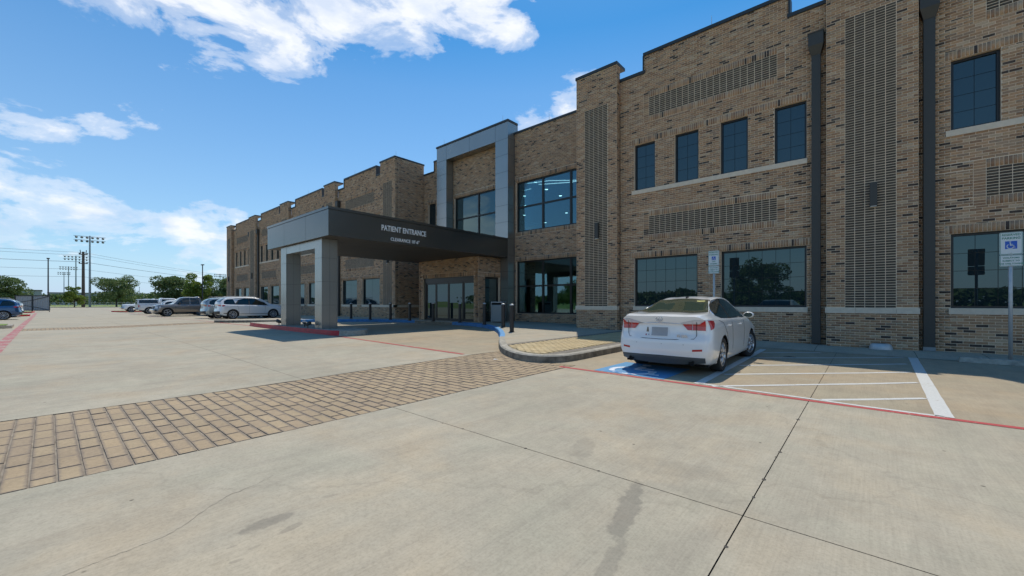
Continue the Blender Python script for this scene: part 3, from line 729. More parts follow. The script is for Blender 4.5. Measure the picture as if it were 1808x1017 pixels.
def module(x0, x1, near=False, flip=False):
    """bay between two pilasters: 4 upper windows, 2 lower, 2 dark brick panels, raised parapet in the middle"""
    w = x1-x0; s = x0+.58; wins2 = [(s+a, s+a+.80) for a in (0, 1.50, 2.98, 4.49)]; e = s+5.29
    wins1 = [(s, s+2.27), (s+3.0, s+5.29)]
    pa, pb = s+.57, s+4.56
    m0, m1 = x0+.97, x1-.91
    voids = [(a, b, 5.485, 7.21) for a, b in wins2]+[(a, b, 1.132, 2.95) for a, b in wins1]+[(x0-.01, m0, LOW, 11), (m1, x1+.01, LOW, 11)]
    ft = [('dark', pa, pb, 8.15, 8.83), ('soldier', pa, pb, 8.83, 9.035), ('soldier', pa, pb, 7.945, 8.15), ('stack', pa-.2032, pa, 7.945, 9.035), ('stack', pb, pb+.2032, 7.945, 9.035),
          ('dark', pa, pb, 3.78, 4.455), ('soldier', pa, pb, 4.455, 4.66), ('soldier', pa, pb, 3.575, 3.78), ('stack', pa-.2032, pa, 3.575, 4.66), ('stack', pb, pb+.2032, 3.575, 4.66),
          ('soldier', s-.1, e+.1, 7.21, 7.415), ('soldier', wins1[0][0]-.1, wins1[0][1]+.1, 2.95, 3.155), ('soldier', wins1[1][0]-.1, wins1[1][1]+.1, 2.95, 3.155)]
    wall((0, YM, 0), X1, NY, x0, x1, ZB, HIGH, voids=voids, feats=ft, phase=s)
    for a, b in wins2: window(a, b, 5.485, 7.21, YM, 2 if near else 1, 4 if near else 1)
    for a, b in wins1: window(a, b, 1.132, 2.95, YM, 6 if near else 2, 4 if near else 1)
    sill(s-.09, e+.02, 5.335, 5.485, joints=[s+2.1, s+3.95])
    for a, b in wins1: sill(a-.04, b+.03, joints=[a+1.2])
    coping(x0, m0, YM, YM+.33, LOW); coping(m0, m1, YM, YM+.33, HIGH); coping(m1, x1, YM, YM+.33, LOW)
    for xx, sg in ((m0, -1), (m1, 1)):
        MB().box(min(xx, xx+sg*.045), max(xx, xx+sg*.045), YM-.04, YM+.36, LOW+.11, HIGH).build('coping', M['coping'], bld)
module(-7.16, -.82, True); module(1.0, 7.34, True)
for a, b in [(-30.3, -23.92), (-39.35, -32.1), (-48.2, -41.3), (-56.7, -50.2)]: module(a, b)
for a, b in [(-8.95, -7.16), (-.82, 1.0), (7.34, 9.15), (-23.92, -22.2), (-32.1, -30.3), (-41.3, -39.35), (-50.2, -48.2), (-58.5, -56.7)]: pilaster(a, b)
for x in (-1.06, 1.20, -30.05, -32.35, -47.9, -50.5): downspout(x, zb=.10 if x > -5 else .30)
# bay side faces and the recessed entrance wall
wall((-22.195, 0, 0), (0, 1, 0), (1, 0, 0), YM, YE, ZB, PT, thick=.2); sill(YP-.03, YE, y=-22.2, ax='y')
coping(-22.5, -22.2, YM+.36, YE, PT)
wall((-8.95, 0, 0), (0, 1, 0), (-1, 0, 0), YM, YE, ZB, PT, thick=.2); coping(-8.95, -8.65, YM+.36, YE, PT)
EZ = 10.30
w2 = (5.02, 7.70); w1 = (.71, 3.48)
wall((0, YE, 0), X1, NY, -14.2, -8.95, ZB, EZ, voids=[(-14.1, -9.0, *w2), (-14.1, -9.0, *w1)], feats=[('soldier', -14.15, -8.97, 7.70, 7.905), ('soldier', -14.15, -8.97, 3.48, 3.685), ('soldier', -14.15, -8.97, 4.815, 5.02)])
window(-14.1, -9.0, *w2, YE, 1, 1, 'glass_see', .07, mull=[-12.40, -10.72, -9.30], bars=[6.36])
window(-14.1, -9.0, *w1, YE, 1, 1, 'glass_see', .07, mull=[-12.40, -10.72, -9.30], bars=[2.14])
coping(-14.2, -8.95, YE, YE+.3, EZ)
wall((0, YE, 0), X1, NY, -19.25, -15.1, 3.4, EZ, voids=[(-19.12, -15.2, *w2)], feats=[('soldier', -19.15, -15.2, 7.70, 7.905)])
window(-19.12, -15.2, *w2, YE, 1, 1, 'glass_see', .07, mull=[-17.09], bars=[6.38])
wall((0, YE, 0), X1, NY, -22.2, -20.1, ZB, 10.36, voids=[(-21.70, -20.95, 5.02, 7.74), (-22.3, -21.1, 9.70, 11)], feats=[('soldier', -21.75, -20.9, 7.74, 7.945)])
window(-21.70, -20.95, 5.02, 7.74, YE, 1, 1, 'glass', .07)
coping(-22.2, -21.1, YE, YE+.3, 9.70); coping(-21.1, -20.1, YE, YE+.3, 10.36)
MB().box(-21.1, -21.06, YE-.04, YE+.33, 9.81, 10.36).build('coping', M['coping'], bld)
# portal frame of grey metal panels
YF = 15.95
def clad(x0, x1, y0, y1, z0, z1, m=M['panel'], g=.007, parent=bld, name='metal_panel'):
    MB().box(x0+g, x1-g, y0, y1, z0+g, z1-g).build(name, m, parent)
zj = [.2, 1.17, 2.04, 2.92, 3.80, 4.68, 5.56, 6.45, 7.38, 8.23, 9.13, 9.98]
for xa, xb in ((-20.15, -19.22), (-15.12, -14.2)):
    MB().box(xa+.01, xb-.01, YF+.01, YE+.25, .1, 10.88).build('portal_core', M['gap'], bld)
    for a, b in zip(zj[:-1], zj[1:]): clad(xa, xb, YF, YE+.2, a, b)
for a, b in ((-20.15, -19.22), (-19.22, -17.18), (-17.18, -15.12), (-15.12, -14.2)): clad(a, b, YF, YE+.2, 9.98, 10.86)
MB().box(-20.14, -14.21, YF+.01, YE+.25, 9.99, 10.86).build('portal_core', M['gap'], bld)
coping(-20.15, -14.2, YF, YE+.2, 10.86, .10)
# roof, rear and end walls, entrance rooms
MB().box(-58.4, -22.3, 14.9, 38, 9.3, 9.42).build('roof', M['stone'], bld); MB().box(-22.3, -8.9, 16.75, 38, 9.3, 9.42).build('roof', M['stone'], bld); MB().box(-8.9, 9.05, 14.9, 38, 9.3, 9.42).build('roof', M['stone'], bld)
for (O, U, N, a, b) in [((9.15, 0, 0), (0, 1, 0), (1, 0, 0), YM, 38), ((-58.5, 0, 0), (0, 1, 0), (-1, 0, 0), YM, 38)]:
    wall(O, U, N, a, b, ZB, HIGH, thick=.2)
MB().box(-58.5, 9.15, 38, 38.2, ZB, HIGH).build('wall', M['mortar'], bld)
mb = MB(); mb.box(-22, -8.4, YE+.5, 36, 8.25, 8.3).build('ceiling', M['ceiling'], bld)
MB().box(-22, -8.4, YE+.3, 36, 4.2, 4.5).build('interior_floor', M['interior'], bld)
MB().box(-22, -8.4, YE+.5, 36, 3.9, 3.95).build('ceiling', M['interior'], bld)
MB().box(-22, -8.4, YE+.3, 36, .2, .25).build('interior_floor', M['interior'], bld)
MB().box(-22, -8.4, 36, 36.2, .2, 8.3).build('interior_wall', M['interior'], bld)
MB().box(-8.4, -8.2, YE+.2, 36, .2, 8.3).build('interior_wall', M['interior'], bld); MB().box(-22.2, -22, YE+.2, 36, .2, 8.3).build('interior_wall', M['interior'], bld)
for (x, y) in [(-21, 18.4), (-19.2, 21), (-17, 18), (-16.8, 20.5), (-15, 22), (-14.4, 18.6), (-14.8, 20.2), (-13.3, 18.1), (-12.8, 19.9), (-13.2, 22.3), (-12.1, 17.9), (-11.4, 20.2), (-11.6, 18.9), (-10.4, 18.4), (-10.6, 21.5), (-9.6, 19.4), (-18.4, 22.6), (-12.2, 24.4), (-20.5, 25), (-17.5, 26.5), (-21, 28.5), (-18.6, 30), (-16.2, 29), (-19.8, 33), (-17, 33.5), (-15.2, 26), (-14, 28.5), (-21, 31), (-13.6, 32)]:
    MB().lathe([(0, 8.243), (.09, 8.243), (.10, 8.25)], 12, c=(x, y, 0)).build('ceiling_lamp', M['lamp_on'], bld)
for pts in ([(-14.5, 19, 8.235), (-13, 19.8, 8.235), (-11.2, 20.2, 8.235), (-9.5, 20.3, 8.235)], [(-15.5, 18.2, 8.235), (-13.6, 18.8, 8.235), (-12.2, 19.9, 8.235)], [(-13.4, 23.5, 8.235), (-11.5, 22.6, 8.235), (-9.2, 22.4, 8.235)], [(-19, 20.2, 8.235), (-17, 19.5, 8.235), (-15.4, 19.4, 8.235)]):
    MB().tube(pts, .022, 6).build('linear_lamp', M['lamp_on2'], bld)
for x, y in [(-12, 21), (-10, 23), (-14, 24)]: MB().box(x-.25, x+.25, y-.25, y+.25, .25, 3.9).build('interior_column', M['interior'], bld)
for z in (1.0, 1.15, 1.3, 2.1, 2.25, 2.4): MB().box(-10.9, -10.6, 18.3, 18.32, z, z+.035).build('linear_lamp', M['lamp_on2'], bld)
# vestibule with sliding doors
vx0, vx1 = -19.70, -14.74
wall((0, YP, 0), X1, NY, vx0, vx1, .1, 3.64, voids=[(-19.32, -15.06, .0, 2.66)], feats=[('soldier', -19.35, -15.0, 2.66, 2.865)], thick=.25, phase=vx1)
wall((vx1+.005, 0, 0), (0, 1, 0), (1, 0, 0), YP+.004, YF, .1, 3.64, voids=[(14.79, 15.90, .0, 2.62)], feats=[('soldier', 14.74, 15.94, 2.62, 2.825)], thick=.2)
wall((vx0-.005, 0, 0), (0, 1, 0), (-1, 0, 0), YP+.004, YF, .1, 3.64, thick=.2)
door = MB().box(-19.32, -15.06, YP+.10, YP+.22, 2.38, 2.66).box(-19.32, -19.14, YP+.10, YP+.22, .28, 2.38).box(-15.10, -15.06, YP+.10, YP+.22, .28, 2.38).box(-19.14, -15.10, YP+.10, YP+.22, .28, .31)
door = door.build('sliding_door', M['bronze'], bld)
for a, b in ((-19.12, -18.28), (-18.26, -17.20), (-17.18, -16.02), (-15.98, -15.12)):
    mb = MB(); mb.box(a, a+.06, YP+.13, YP+.18, .31, 2.38).box(b-.06, b, YP+.13, YP+.18, .31, 2.38).box(a+.06, b-.06, YP+.13, YP+.18, .31, .42).box(a+.06, b-.06, YP+.13, YP+.18, 2.30, 2.38)
    mb.build('door_frame', M['bronze'], door); pane_obj(door, a+.06, b-.06, YP+.15, .42, 2.30, M['glass'])
MB().box(-19.3, -15.1, YP+.24, YP+.26, .28, 2.6).build('backing', M['hole'], door)
wr = MB().box(vx1-.2, vx1-.12, 14.79, 15.90, .28, .36).box(vx1-.2, vx1-.12, 14.79, 15.90, 2.52, 2.62).box(vx1-.2, vx1-.12, 14.79, 14.87, .36, 2.52).box(vx1-.2, vx1-.12, 15.82, 15.90, .36, 2.52).build('window', M['bronze'], bld)
pane_obj(wr, 14.87, 15.82, vx1-.15, .36, 2.52, M['glass'], ax='y'); MB().box(vx1-.25, vx1-.22, 14.75, 15.95, .2, 2.7).build('backing', M['hole'], wr)
# lightning rods on the parapet
for (x, y, z) in [(-22.4, 14.5, PT+.1), (-19.6, 16.1, 10.95), (-14.7, 16.1, 10.95), (-3.9, 14.7, HIGH+.1), (-12, 16.6, EZ+.1), (-28, 14.7, HIGH+.1), (-36, 14.7, HIGH+.1), (4, 14.7, HIGH+.1)]:
    MB().tube([(x, y, z), (x, y, z+.42)], [.012, .005], 5).build('lightning_rod', M['galv'], bld)
# emit the bricks: the largest in view as single objects, the rest in one mesh
def emit(B, name, mname, nsingle):
    cx, cy = 0, 0; q = B.q; sc_ = []
    for i, t in enumerate(q):
        O, U, N, a, b, c, d, tn, ori = t
        if ori or abs(N[1]) < .5 or abs((b-a)-.1922) > .005: continue
        X = O[0]+(a+b)/2; Y = O[1]; dd = -.6574*X+.7535*Y; u = (.7535*X+.6574*Y)/dd; v = ((c+d)/2-CAMZ)/dd*715
        if u > 1.255 or v > 528 or (1.08 < X < 1.34): continue
        sc_.append(((.7535+.6574*u)/dd, i))
    sc_.sort(reverse=True); single = {i for _, i in sc_[:nsingle]}
    me1 = MB().add([(-.09735, 0, -.0296), (.09735, 0, -.0296), (.09735, 0, .0296), (-.09735, 0, .0296), (-.09735, .02, -.0296), (.09735, .02, -.0296), (.09735, .02, .0296), (-.09735, .02, .0296)], [(0,1,2,3),(1,5,6,2),(5,4,7,6),(4,0,3,7),(3,2,6,7),(0,4,5,1)]).mesh(name, M[mname+'1'])
    n = len(q)-len(single); V = np.zeros((n, 8, 3)); T = np.zeros(n); k = 0
    for i, (O, U, N, a, b, c, d, tn, ori) in enumerate(q):
        j = random.uniform(-.0018, .0018)
        if i in single:
            o = link(bpy.data.objects.new(name, me1), bld); o.location = (O[0]+(a+b)/2, O[1]-j, (c+d)/2); o.rotation_euler = (random.gauss(0, .004), random.gauss(0, .004), random.gauss(0, .004)); o.scale = ((b-a)/.1947, 1, (d-c)/.0592); continue
        Oa = np.array((O[0], O[1], 0)); Ua = np.array((U[0], U[1], 0)); Na = np.array((N[0], N[1], 0))
        f0 = Oa+Ua*a+Na*j; f1 = Oa+Ua*b+Na*j; g0 = f0-Na*.016; g1 = f1-Na*.014
        for s_, (p, z) in enumerate(((f0, c), (f1, c), (f1, d), (f0, d), (g0, c), (g1, c), (g1, d), (g0, d))): V[k, s_] = (p[0], p[1], z)
        T[k] = tn; k += 1
    fs = np.array([(0,1,2,3),(1,5,6,2),(4,0,3,7),(3,2,6,7),(0,4,5,1)])
    Fc = (np.arange(n)[:, None, None]*8+fs[None]).reshape(-1, 4)
    me = bpy.data.meshes.new(name+'work'); me.vertices.add(n*8); me.vertices.foreach_set('co', V.reshape(-1)); me.loops.add(n*20); me.loops.foreach_set('vertex_index', Fc.reshape(-1).astype(np.int32))
    me.polygons.add(n*5); me.polygons.foreach_set('loop_start', np.arange(n*5, dtype=np.int32)*4); me.update(calc_edges=True)
    a = me.attributes.new('tint', 'FLOAT', 'FACE'); a.data.foreach_set('value', np.repeat(T, 5)); me.materials.append(M[mname])
    tag(link(bpy.data.objects.new(name+'work', me), bld), kind='stuff')
emit(NB, 'brick', 'brick', 300); emit(DB, 'dark_brick', 'dark_brick', 300)

# ------------------------------------------------------------------ entrance canopy
cn = thing('entrance_canopy', 'charcoal metal drive-through canopy on two grey clad columns reading PATIENT ENTRANCE', 'canopy')
CX0, CX1, CY0, CZ0, CZ1 = -20.2, -14.2, 6.475, 3.64, 4.67
MB().box(CX0+.02, CX1-.02, CY0+.02, YF-.02, CZ0+.02, CZ1-.1).build('canopy_core', M['gap'], cn)
for a, b in ((CX0, -18.26), (-18.26, -16.12), (-16.12, CX1)): clad(a, b, CY0, CY0+.05, CZ0, CZ1-.10, M['fascia'], parent=cn, name='fascia_panel')
for a, b in ((CY0, 7.57), (7.57, 9.66), (9.66, 11.75), (11.75, 13.84), (13.84, YF-.01)):
    for x0, x1 in ((CX1-.05, CX1), (CX0, CX0+.05)):
        ya = a+(.052 if a == CY0 else 0); clad(x0, x1, ya, b, CZ0, CZ1-.10, M['fascia'], parent=cn, name='fascia_panel')
MB().box(CX0-.02, CX1+.02, CY0-.02, YF-.01, CZ1-.095, CZ1).build('coping', M['fascia'], cn)
mb = MB()
for i in range(6):
    for j in range(9): mb.box(CX0+.06+i*.98, CX0+.05+(i+1)*.98, CY0+.06+j*1.045, CY0+.052+(j+1)*1.045, CZ0+.004, CZ0+.016)
mb.build('soffit', M['soffit'], cn)
for xa, xb in ((-19.02, -18.44), (-15.64, -15.06)):
    MB().box(xa+.01, xb-.01, 6.63, 7.2, .25, CZ0).build('column', M['gap'], cn)
    col = cn.children[-1]
    for a, b in zip([.26, 1.18, 2.05, 2.93], [1.18, 2.05, 2.93, CZ0]):
        for (p, q, r_, s_) in ((xa, xb, 6.62, 6.67), (xa, xb, 7.16, 7.21)): MB().box(p, q, r_, s_, a+.004, b-.004).build('metal_panel', M['panel'], col)
        for (p, q) in ((xa, xa+.05), (xb-.05, xb)):
            for (r_, s_) in ((6.672, 6.912), (6.918, 7.158)): MB().box(p, q, r_, s_, a+.004, b-.004).build('metal_panel', M['panel'], col)
for a, b in ((-18.44, -17.05), (-17.05, -15.64)): clad(a, b, 6.625, 7.2, 3.31, CZ0, M['panel'], parent=cn, name='beam_panel')
def text(body, size, m, parent, M4, name='lettering', ext=.006, bold=.0, align='LEFT', xs=1):
    cu = bpy.data.curves.new(name, 'FONT'); cu.body = body; cu.size = size; cu.extrude = ext; cu.offset = bold; cu.align_x = align; cu.space_character = 1.05
    cu.materials.append(m); tmp = bpy.data.objects.new(name, cu); me = bpy.data.meshes.new_from_object(tmp); bpy.data.objects.remove(tmp); o = link(bpy.data.objects.new(name, me)); o.parent = parent; o.matrix_local = M4 @ Matrix.Diagonal((xs, 1, 1, 1)); return o
def face_mat(p, ux, uz):   # text right = ux, up = uz
    ux, uz = Vector(ux), Vector(uz); n = ux.cross(uz)
    m = Matrix((ux, uz, n)).transposed().to_4x4(); m.translation = Vector(p); return m
text('PATIENT ENTRANCE', .30, M['white_metal'], cn, face_mat((CX1+.012, 8.53, 4.10), (0, 1, 0), (0, 0, 1)), ext=.012, bold=.0055, xs=.73)
text('CLEARANCE 10\'-6"', .185, M['white_metal'], cn, face_mat((CX1+.012, 8.94, 3.735), (0, 1, 0), (0, 0, 1)), ext=.008, bold=.003, xs=.86)
for k, (x, y, rz, lb) in enumerate([(-18.75, 6.45, .4, 'small dark floodlight at the foot of the left canopy column'), (-15.78, 6.42, -1.2, 'small floodlight at the foot of the right canopy column')]):
    t = thing('floodlight', lb, 'floodlight', (x, y, gz(x, y)+.165), rz, 'floodlights beside the canopy columns')
    MB().tube([(0, 0, 0), (0, 0, .14)], .018, 8).build('stem', M['bollard'], t)
    MB().tube([(-.10, 0, .20), (-.02, 0, .17), (.10, 0, .13)], [.075, .07, .035], 12).build('lamp_head', M['spout'], t, True)
    MB().lathe([(0, 0), (.068, 0), (.07, .01)], 12, 'x', (-.104, 0, .2)).build('lens', M['clear_lamp'], t)
o = copy_tree(t); o.location = (-16.9, 6.75, gz(-16.9, 6.75)+.165); o.rotation_euler.z = 2.6; o['label'] = 'dark floodlight on the kerb between the two canopy columns'

# ------------------------------------------------------------------ bollards
bp = [(-21.85, 11.28), (-20.05, 11.42), (-18.59, 11.60), (-17.03, 11.77), (-16.1, 12.45), (-14.33, 12.66), (-12.51, 12.45), (-10.71, 11.71), (-9.08, 10.34)]
# true distances follow from a 0.95 m post: the row bends round the drop-off kerb
bp = [(-24.1, 12.4), (-22.1, 12.55), (-20.65, 13.0), (-18.68, 12.95), (-17.15, 13.35), (-15.05, 13.35), (-13.0, 13.0), (-11.12, 12.2), (-9.30, 10.65)]
blab = ['dark bollard farthest left in the row, just right of the canopy column', 'dark bollard in front of the wide ground-floor window', 'dark bollard in front of the dark brick strip of the bay', 'dark bollard in front of the bay side wall', 'dark bollard before the left sliding door leaf', 'dark bollard before the right half of the sliding doors',
        'dark bollard at the right corner of the entrance vestibule', 'dark bollard just right of the trash can', 'dark bollard nearest the paver corner, rightmost of the row']
bo = None
for (x, y), lb in zip(bp, blab):
    if bo is None:
        bo = thing('bollard', lb, 'bollard', group='bollards along the drop-off kerb')
        MB().tube([(0, 0, 0), (0, 0, .93)], .075, 20).build('post', M['bollard'], bo, False)
        MB().lathe([(.078, .93), (.078, .955), (.06, .975), (0, .985)], 20).build('cap', M['galv'], bo, True)
        MB().lathe([(.11, 0), (.11, .012), (.076, .02)], 20).build('base_plate', M['bollard'], bo); c = bo
    else: c = copy_tree(bo)
    c.location = (x, y, gz(x, y)+.15); c['label'] = lb
# trash can
tr = thing('trash_can', 'grey slatted square trash can beside the entrance vestibule', 'trash can', (-13.75, 14.75, gz(-13.7, 14.7)+.15), R(22))
tc_ = MB().box(-.27, .27, -.27, .27, .04, .88).build('body', M['trash'], tr, bevel=.03)
for k in range(7): MB().box(-.22, .22, -.285, -.268, .12+k*.105, .19+k*.105).build('slat', M['trash'], tr); MB().box(.268, .285, -.22, .22, .12+k*.105, .19+k*.105).build('slat', M['trash'], tr)
for sx in (-.29, .27): MB().box(sx, sx+.02, -.30, -.27, .02, .98).build('corner_post', M['galv'], tr)
MB().box(-.30, .30, -.30, .30, .98, 1.03).build('lid', M['galv'], tr, bevel=.02); MB().box(-.24, .24, -.24, .24, .88, .98).build('opening', M['hole'], tr)

# ------------------------------------------------------------------ parking signs
def rounded(w, h, r, n=5):
    pts = []
    for cx, cy, a0 in ((w/2-r, h/2-r, 0), (-w/2+r, h/2-r, 90), (-w/2+r, -h/2+r, 180), (w/2-r, -h/2+r, 270)):
        for k in range(n+1): a = R(a0+90*k/n); pts.append((cx+r*math.cos(a), cy+r*math.sin(a)))
    return pts
def plate(parent, cx, cz, w, h, y, name='sign_plate'):
    def slab(pw, ph, r, y0, y1, m, nm, par):
        ps = rounded(pw, ph, r); n = len(ps); mb = MB()
        mb.add([(cx+a, y0, cz+b) for a, b in ps]+[(cx+a, y1, cz+b) for a, b in ps], [list(range(n)), list(range(n, 2*n))[::-1]]+[(i, i+n, (i+1) % n+n, (i+1) % n) for i in range(n)])
        return mb.build(nm, m, par)
    p = slab(w, h, .02, y, y+.004, M['sign_white'], name, parent)
    slab(w-.012, h-.012, .017, y-.0015, y, M['sign_green'], 'border', p); slab(w-.026, h-.026, .012, y-.003, y-.0015, M['sign_white'], 'sign_face', p)
    return p
def sign_text(p, s, x, z, size, y, m=M['sign_green'], xs=1): text(s, size, m, p, face_mat((x, y-.0045, z), (1, 0, 0), (0, 0, 1)), ext=.0008, bold=.0012, align='CENTER', xs=xs)
def sign(loc, top, label, van=False):
    t = thing('parking_sign', label, 'sign', loc, 0, 'reserved parking signs'); y = -.035
    MB().tube([(0, 0, 0), (0, 0, top-.02)], .030, 14).build('post', M['galv'], t, True)
    h1 = .457; cz = top-h1/2; p = plate(t, 0, cz, .305, h1, y)
    sign_text(p, 'RESERVED', 0, cz+.155, .062, y, xs=.86); sign_text(p, 'PARKING', 0, cz+.085, .062, y, xs=.92)
    bz = cz-.035 if not van else cz-.005; s_ = .16 if not van else .11
    MB().box(-s_/2, s_/2, y-.0045, y-.003, bz-s_/2, bz+s_/2).build('blue_square', M['sign_blue'], p)
    mb = MB(); isa_mesh(mb, 0, bz, s_*.95, lambda u, v: (u, y-.0055, v)); mb.build('wheelchair_symbol', M['sign_white'], p)
    if van: sign_text(p, 'VAN', 0, cz-.115, .045, y); sign_text(p, 'ACCESSIBLE', 0, cz-.185, .045, y, xs=.8)
    h2 = .23; cz2 = top-h1-.012-h2/2; q = plate(t, 0, cz2, .305, h2, y)
    for k, s2 in enumerate(('VIOLATORS', 'SUBJECT TO', 'FINE AND TOWING')): sign_text(q, s2, 0, cz2+.045-k*.06, .040, y, xs=.88 if k == 2 else 1)
    for zz in (top-.03, top-h1+.03, cz2+h2/2-.02, cz2-h2/2+.03): MB().lathe([(.009, 0), (.006, -.006), (0, -.008)], 8, 'y', (0, y-.003, zz)).build('bolt', M['galv'], t)
sign((2.25, 13.01, .0), 2.71, 'green bordered reserved parking sign on a post at the right edge beyond the wheel stop')
sign((-3.50, 13.45, .0), 2.86, 'tall reserved parking sign on a post behind the white sedan', True)
# wheel stop
ws = thing('wheel_stop', 'long concrete wheel stop in front of the right-hand parking sign', 'wheel stop', (2.42, 12.78, 0), R(-2))
MB().add([(-.92, -.09, 0), (.92, -.09, 0), (.92, .09, 0), (-.92, .09, 0), (-.90, -.055, .11), (.90, -.055, .11), (.90, .055, .11), (-.90, .055, .11)], [(0,3,2,1),(4,5,6,7),(0,1,5,4),(1,2,6,5),(2,3,7,6),(3,0,4,7)]).build('block', M['kerb'], ws, bevel=.012)
for x in (-.6, .6): MB().lathe([(.02, .1105), (.012, .116), (0, .117)], 10, c=(x, 0, 0)).build('steel_pin', M['galv'], ws)
fc = thing('floor_floodlight', 'low rounded grey light housing on the ground against the brick pilaster', 'light', (.30, 14.10, .062))
MB().lathe([(.23, 0), (.23, .05), (.20, .13), (.14, .155), (0, .16)], 20).build('housing', M['galv'], fc, True).scale = (1, .7, 1)
MB().lathe([(.10, .161), (0, .166)], 16).build('lens', M['spout'], fc).scale = (1, .7, 1)
# windblown litter
tag(MB().tube([(-.12, 0, .012), (0, .02, .018), (.13, .01, .012)], [.008, .012, .007], 5).build('twig', M['bark'], loc=(-1.32, 11.25, 0)), 'short dark twig lying at the edge of the shade beside the sedan', 'twig')
tag(MB().add([(0, 0, 0), (.10, .02, .01), (.09, .07, .004), (.01, .05, .012)], [(0, 1, 2, 3)]).build('paper_scrap', M['sign_white'], loc=(-5.9, 6.15, .07)), 'small white paper scrap on the paver band', 'litter')

# ------------------------------------------------------------------ cars
def crom(tab, x):
    """piecewise cubic through (x, values...) rows"""
    xs = [r[0] for r in tab]; n = len(tab)
    i = max(0, min(n-2, int(np.searchsorted(xs, x))-1)); h = xs[i+1]-xs[i]; t = min(1, max(0, (x-xs[i])/h))
    p0, p1 = np.array(tab[i][1:], float), np.array(tab[i+1][1:], float)
    m0 = (p1-np.array(tab[i-1][1:], float))/(xs[i+1]-xs[i-1])*h if i > 0 else (p1-p0)
    m1 = (np.array(tab[i+2][1:], float)-p0)/(xs[i+2]-xs[i])*h if i < n-2 else (p1-p0)
    return (2*t**3-3*t**2+1)*p0+(t**3-2*t**2+t)*m0+(-2*t**3+3*t**2)*p1+(t**3-t**2)*m1
class Car:
    """body lofted along its length. tab rows: (y, w_low, w_mid, w_belt, z_low, z_mid, z_belt, z_top, w_top, crown)
       w_top = half width at the top edge, z_top = centre height"""
    def __init__(s, tab, L, rear, front, sharp=1.0): s.tab = tab; s.L = L; s.rear = rear; s.front = front; s.sharp = sharp
    def ctrl(s, y):
        wl, wm, wb, zl, zm, zb, zt, wt, cr = crom(s.tab, y)
        dz = zt-zb
        return [(wl-.05, zl-.02), (wl, zl+.03), (wm-.005, (zl+zm)/2), (wm, zm), (wm-.012, (zm+zb)/2+.03), (wb, zb-.012), (wb-.035, zb+.012),
                (wb-.035+(wt-wb+.035)*.45, zb+.012+dz*.42), (wt+.03, zb+dz*.80), (wt-.045, zb+dz*.95), (wt*.6, zt-cr*.35), (wt*.3, zt-cr*.08), (0, zt)]
    def section(s, y, n=36):
        c = s.ctrl(y); tt = [(i/(len(c)-1), a, b) for i, (a, b) in enumerate(c)]
        return [tuple(crom(tt, i/n)) for i in range(n+1)]
    def defo(s, x, y, z):
        L = s.L; out = y
        f = max(0, 1-(y+L/2)/.75)**2; out += f*(np.interp(z, *s.rear)+.20*(abs(x)/.92)**3.2)
        f = max(0, 1-(L/2-y)/.9)**2; out -= f*(np.interp(z, *s.front)+.30*(abs(x)/.92)**2.8)
        return out
    def body_mesh(s, ny=90, ns=36):
        L = s.L; ts = np.linspace(0, 1, ny+1); ys = -L/2+L*ts; mb = MB(); rows = []
        for y in ys:
            sec = s.section(y, ns); pts = [(x, s.defo(x, y, z), z) for x, z in sec]; full = pts+[(-x, yy, z) for x, yy, z in pts[::-1][1:]]
            rows.append(full)
        mb.grid(rows)
        for idx, flip in ((0, True), (-1, False)):      # end caps as grids
            sec = s.section(ys[idx], ns); P = []
            for x, z in sec: P.append([(x*k, s.defo(x*k, ys[idx], z), z) for k in np.linspace(1, -1, 25)])
            mb.grid(P, flip=not flip)
        B = []
        for y in ys:
            x, z = s.section(y, ns)[0]; B.append([(x*k, s.defo(x*k, y, z), z) for k in np.linspace(1, -1, 25)])
        mb.grid(B)
        return mb
    def side_x(s, y, z):
        sec = s.section(y, 72)
        for (xa, za), (xb, zb) in zip(sec[9:-1], sec[10:]):
            if (za-z)*(zb-z) <= 0 and abs(za-zb) > 1e-6: return xa+(xb-xa)*(z-za)/(zb-za)
        return sec[45][0]
    def top_z(s, x, y):
        sec = s.section(y, 72)
        for (xa, za), (xb, zb) in zip(sec[::-1][:-1], sec[::-1][1:]):
            if xa <= abs(x) <= xb: return za+(zb-za)*(abs(x)-xa)/max(1e-6, xb-xa)
        return sec[-1][1]
def patch(poly, f, off, n=12):
    """fill a convex-ish polygon given as two polylines (lower, upper) and drape it with f"""
    lo, up = poly
    def al(pl, t):
        i = min(len(pl)-2, int(t*(len(pl)-1))); u = t*(len(pl)-1)-i; return (pl[i][0]+(pl[i+1][0]-pl[i][0])*u, pl[i][1]+(pl[i+1][1]-pl[i][1])*u)
    P = []
    for i in range(n+1):
        row = []
        for j in range(n+1):
            a = al(lo, j/n); b = al(up, j/n); t = i/n; row.append(f(a[0]+(b[0]-a[0])*t, a[1]+(b[1]-a[1])*t, off))
        P.append(row)
    return P
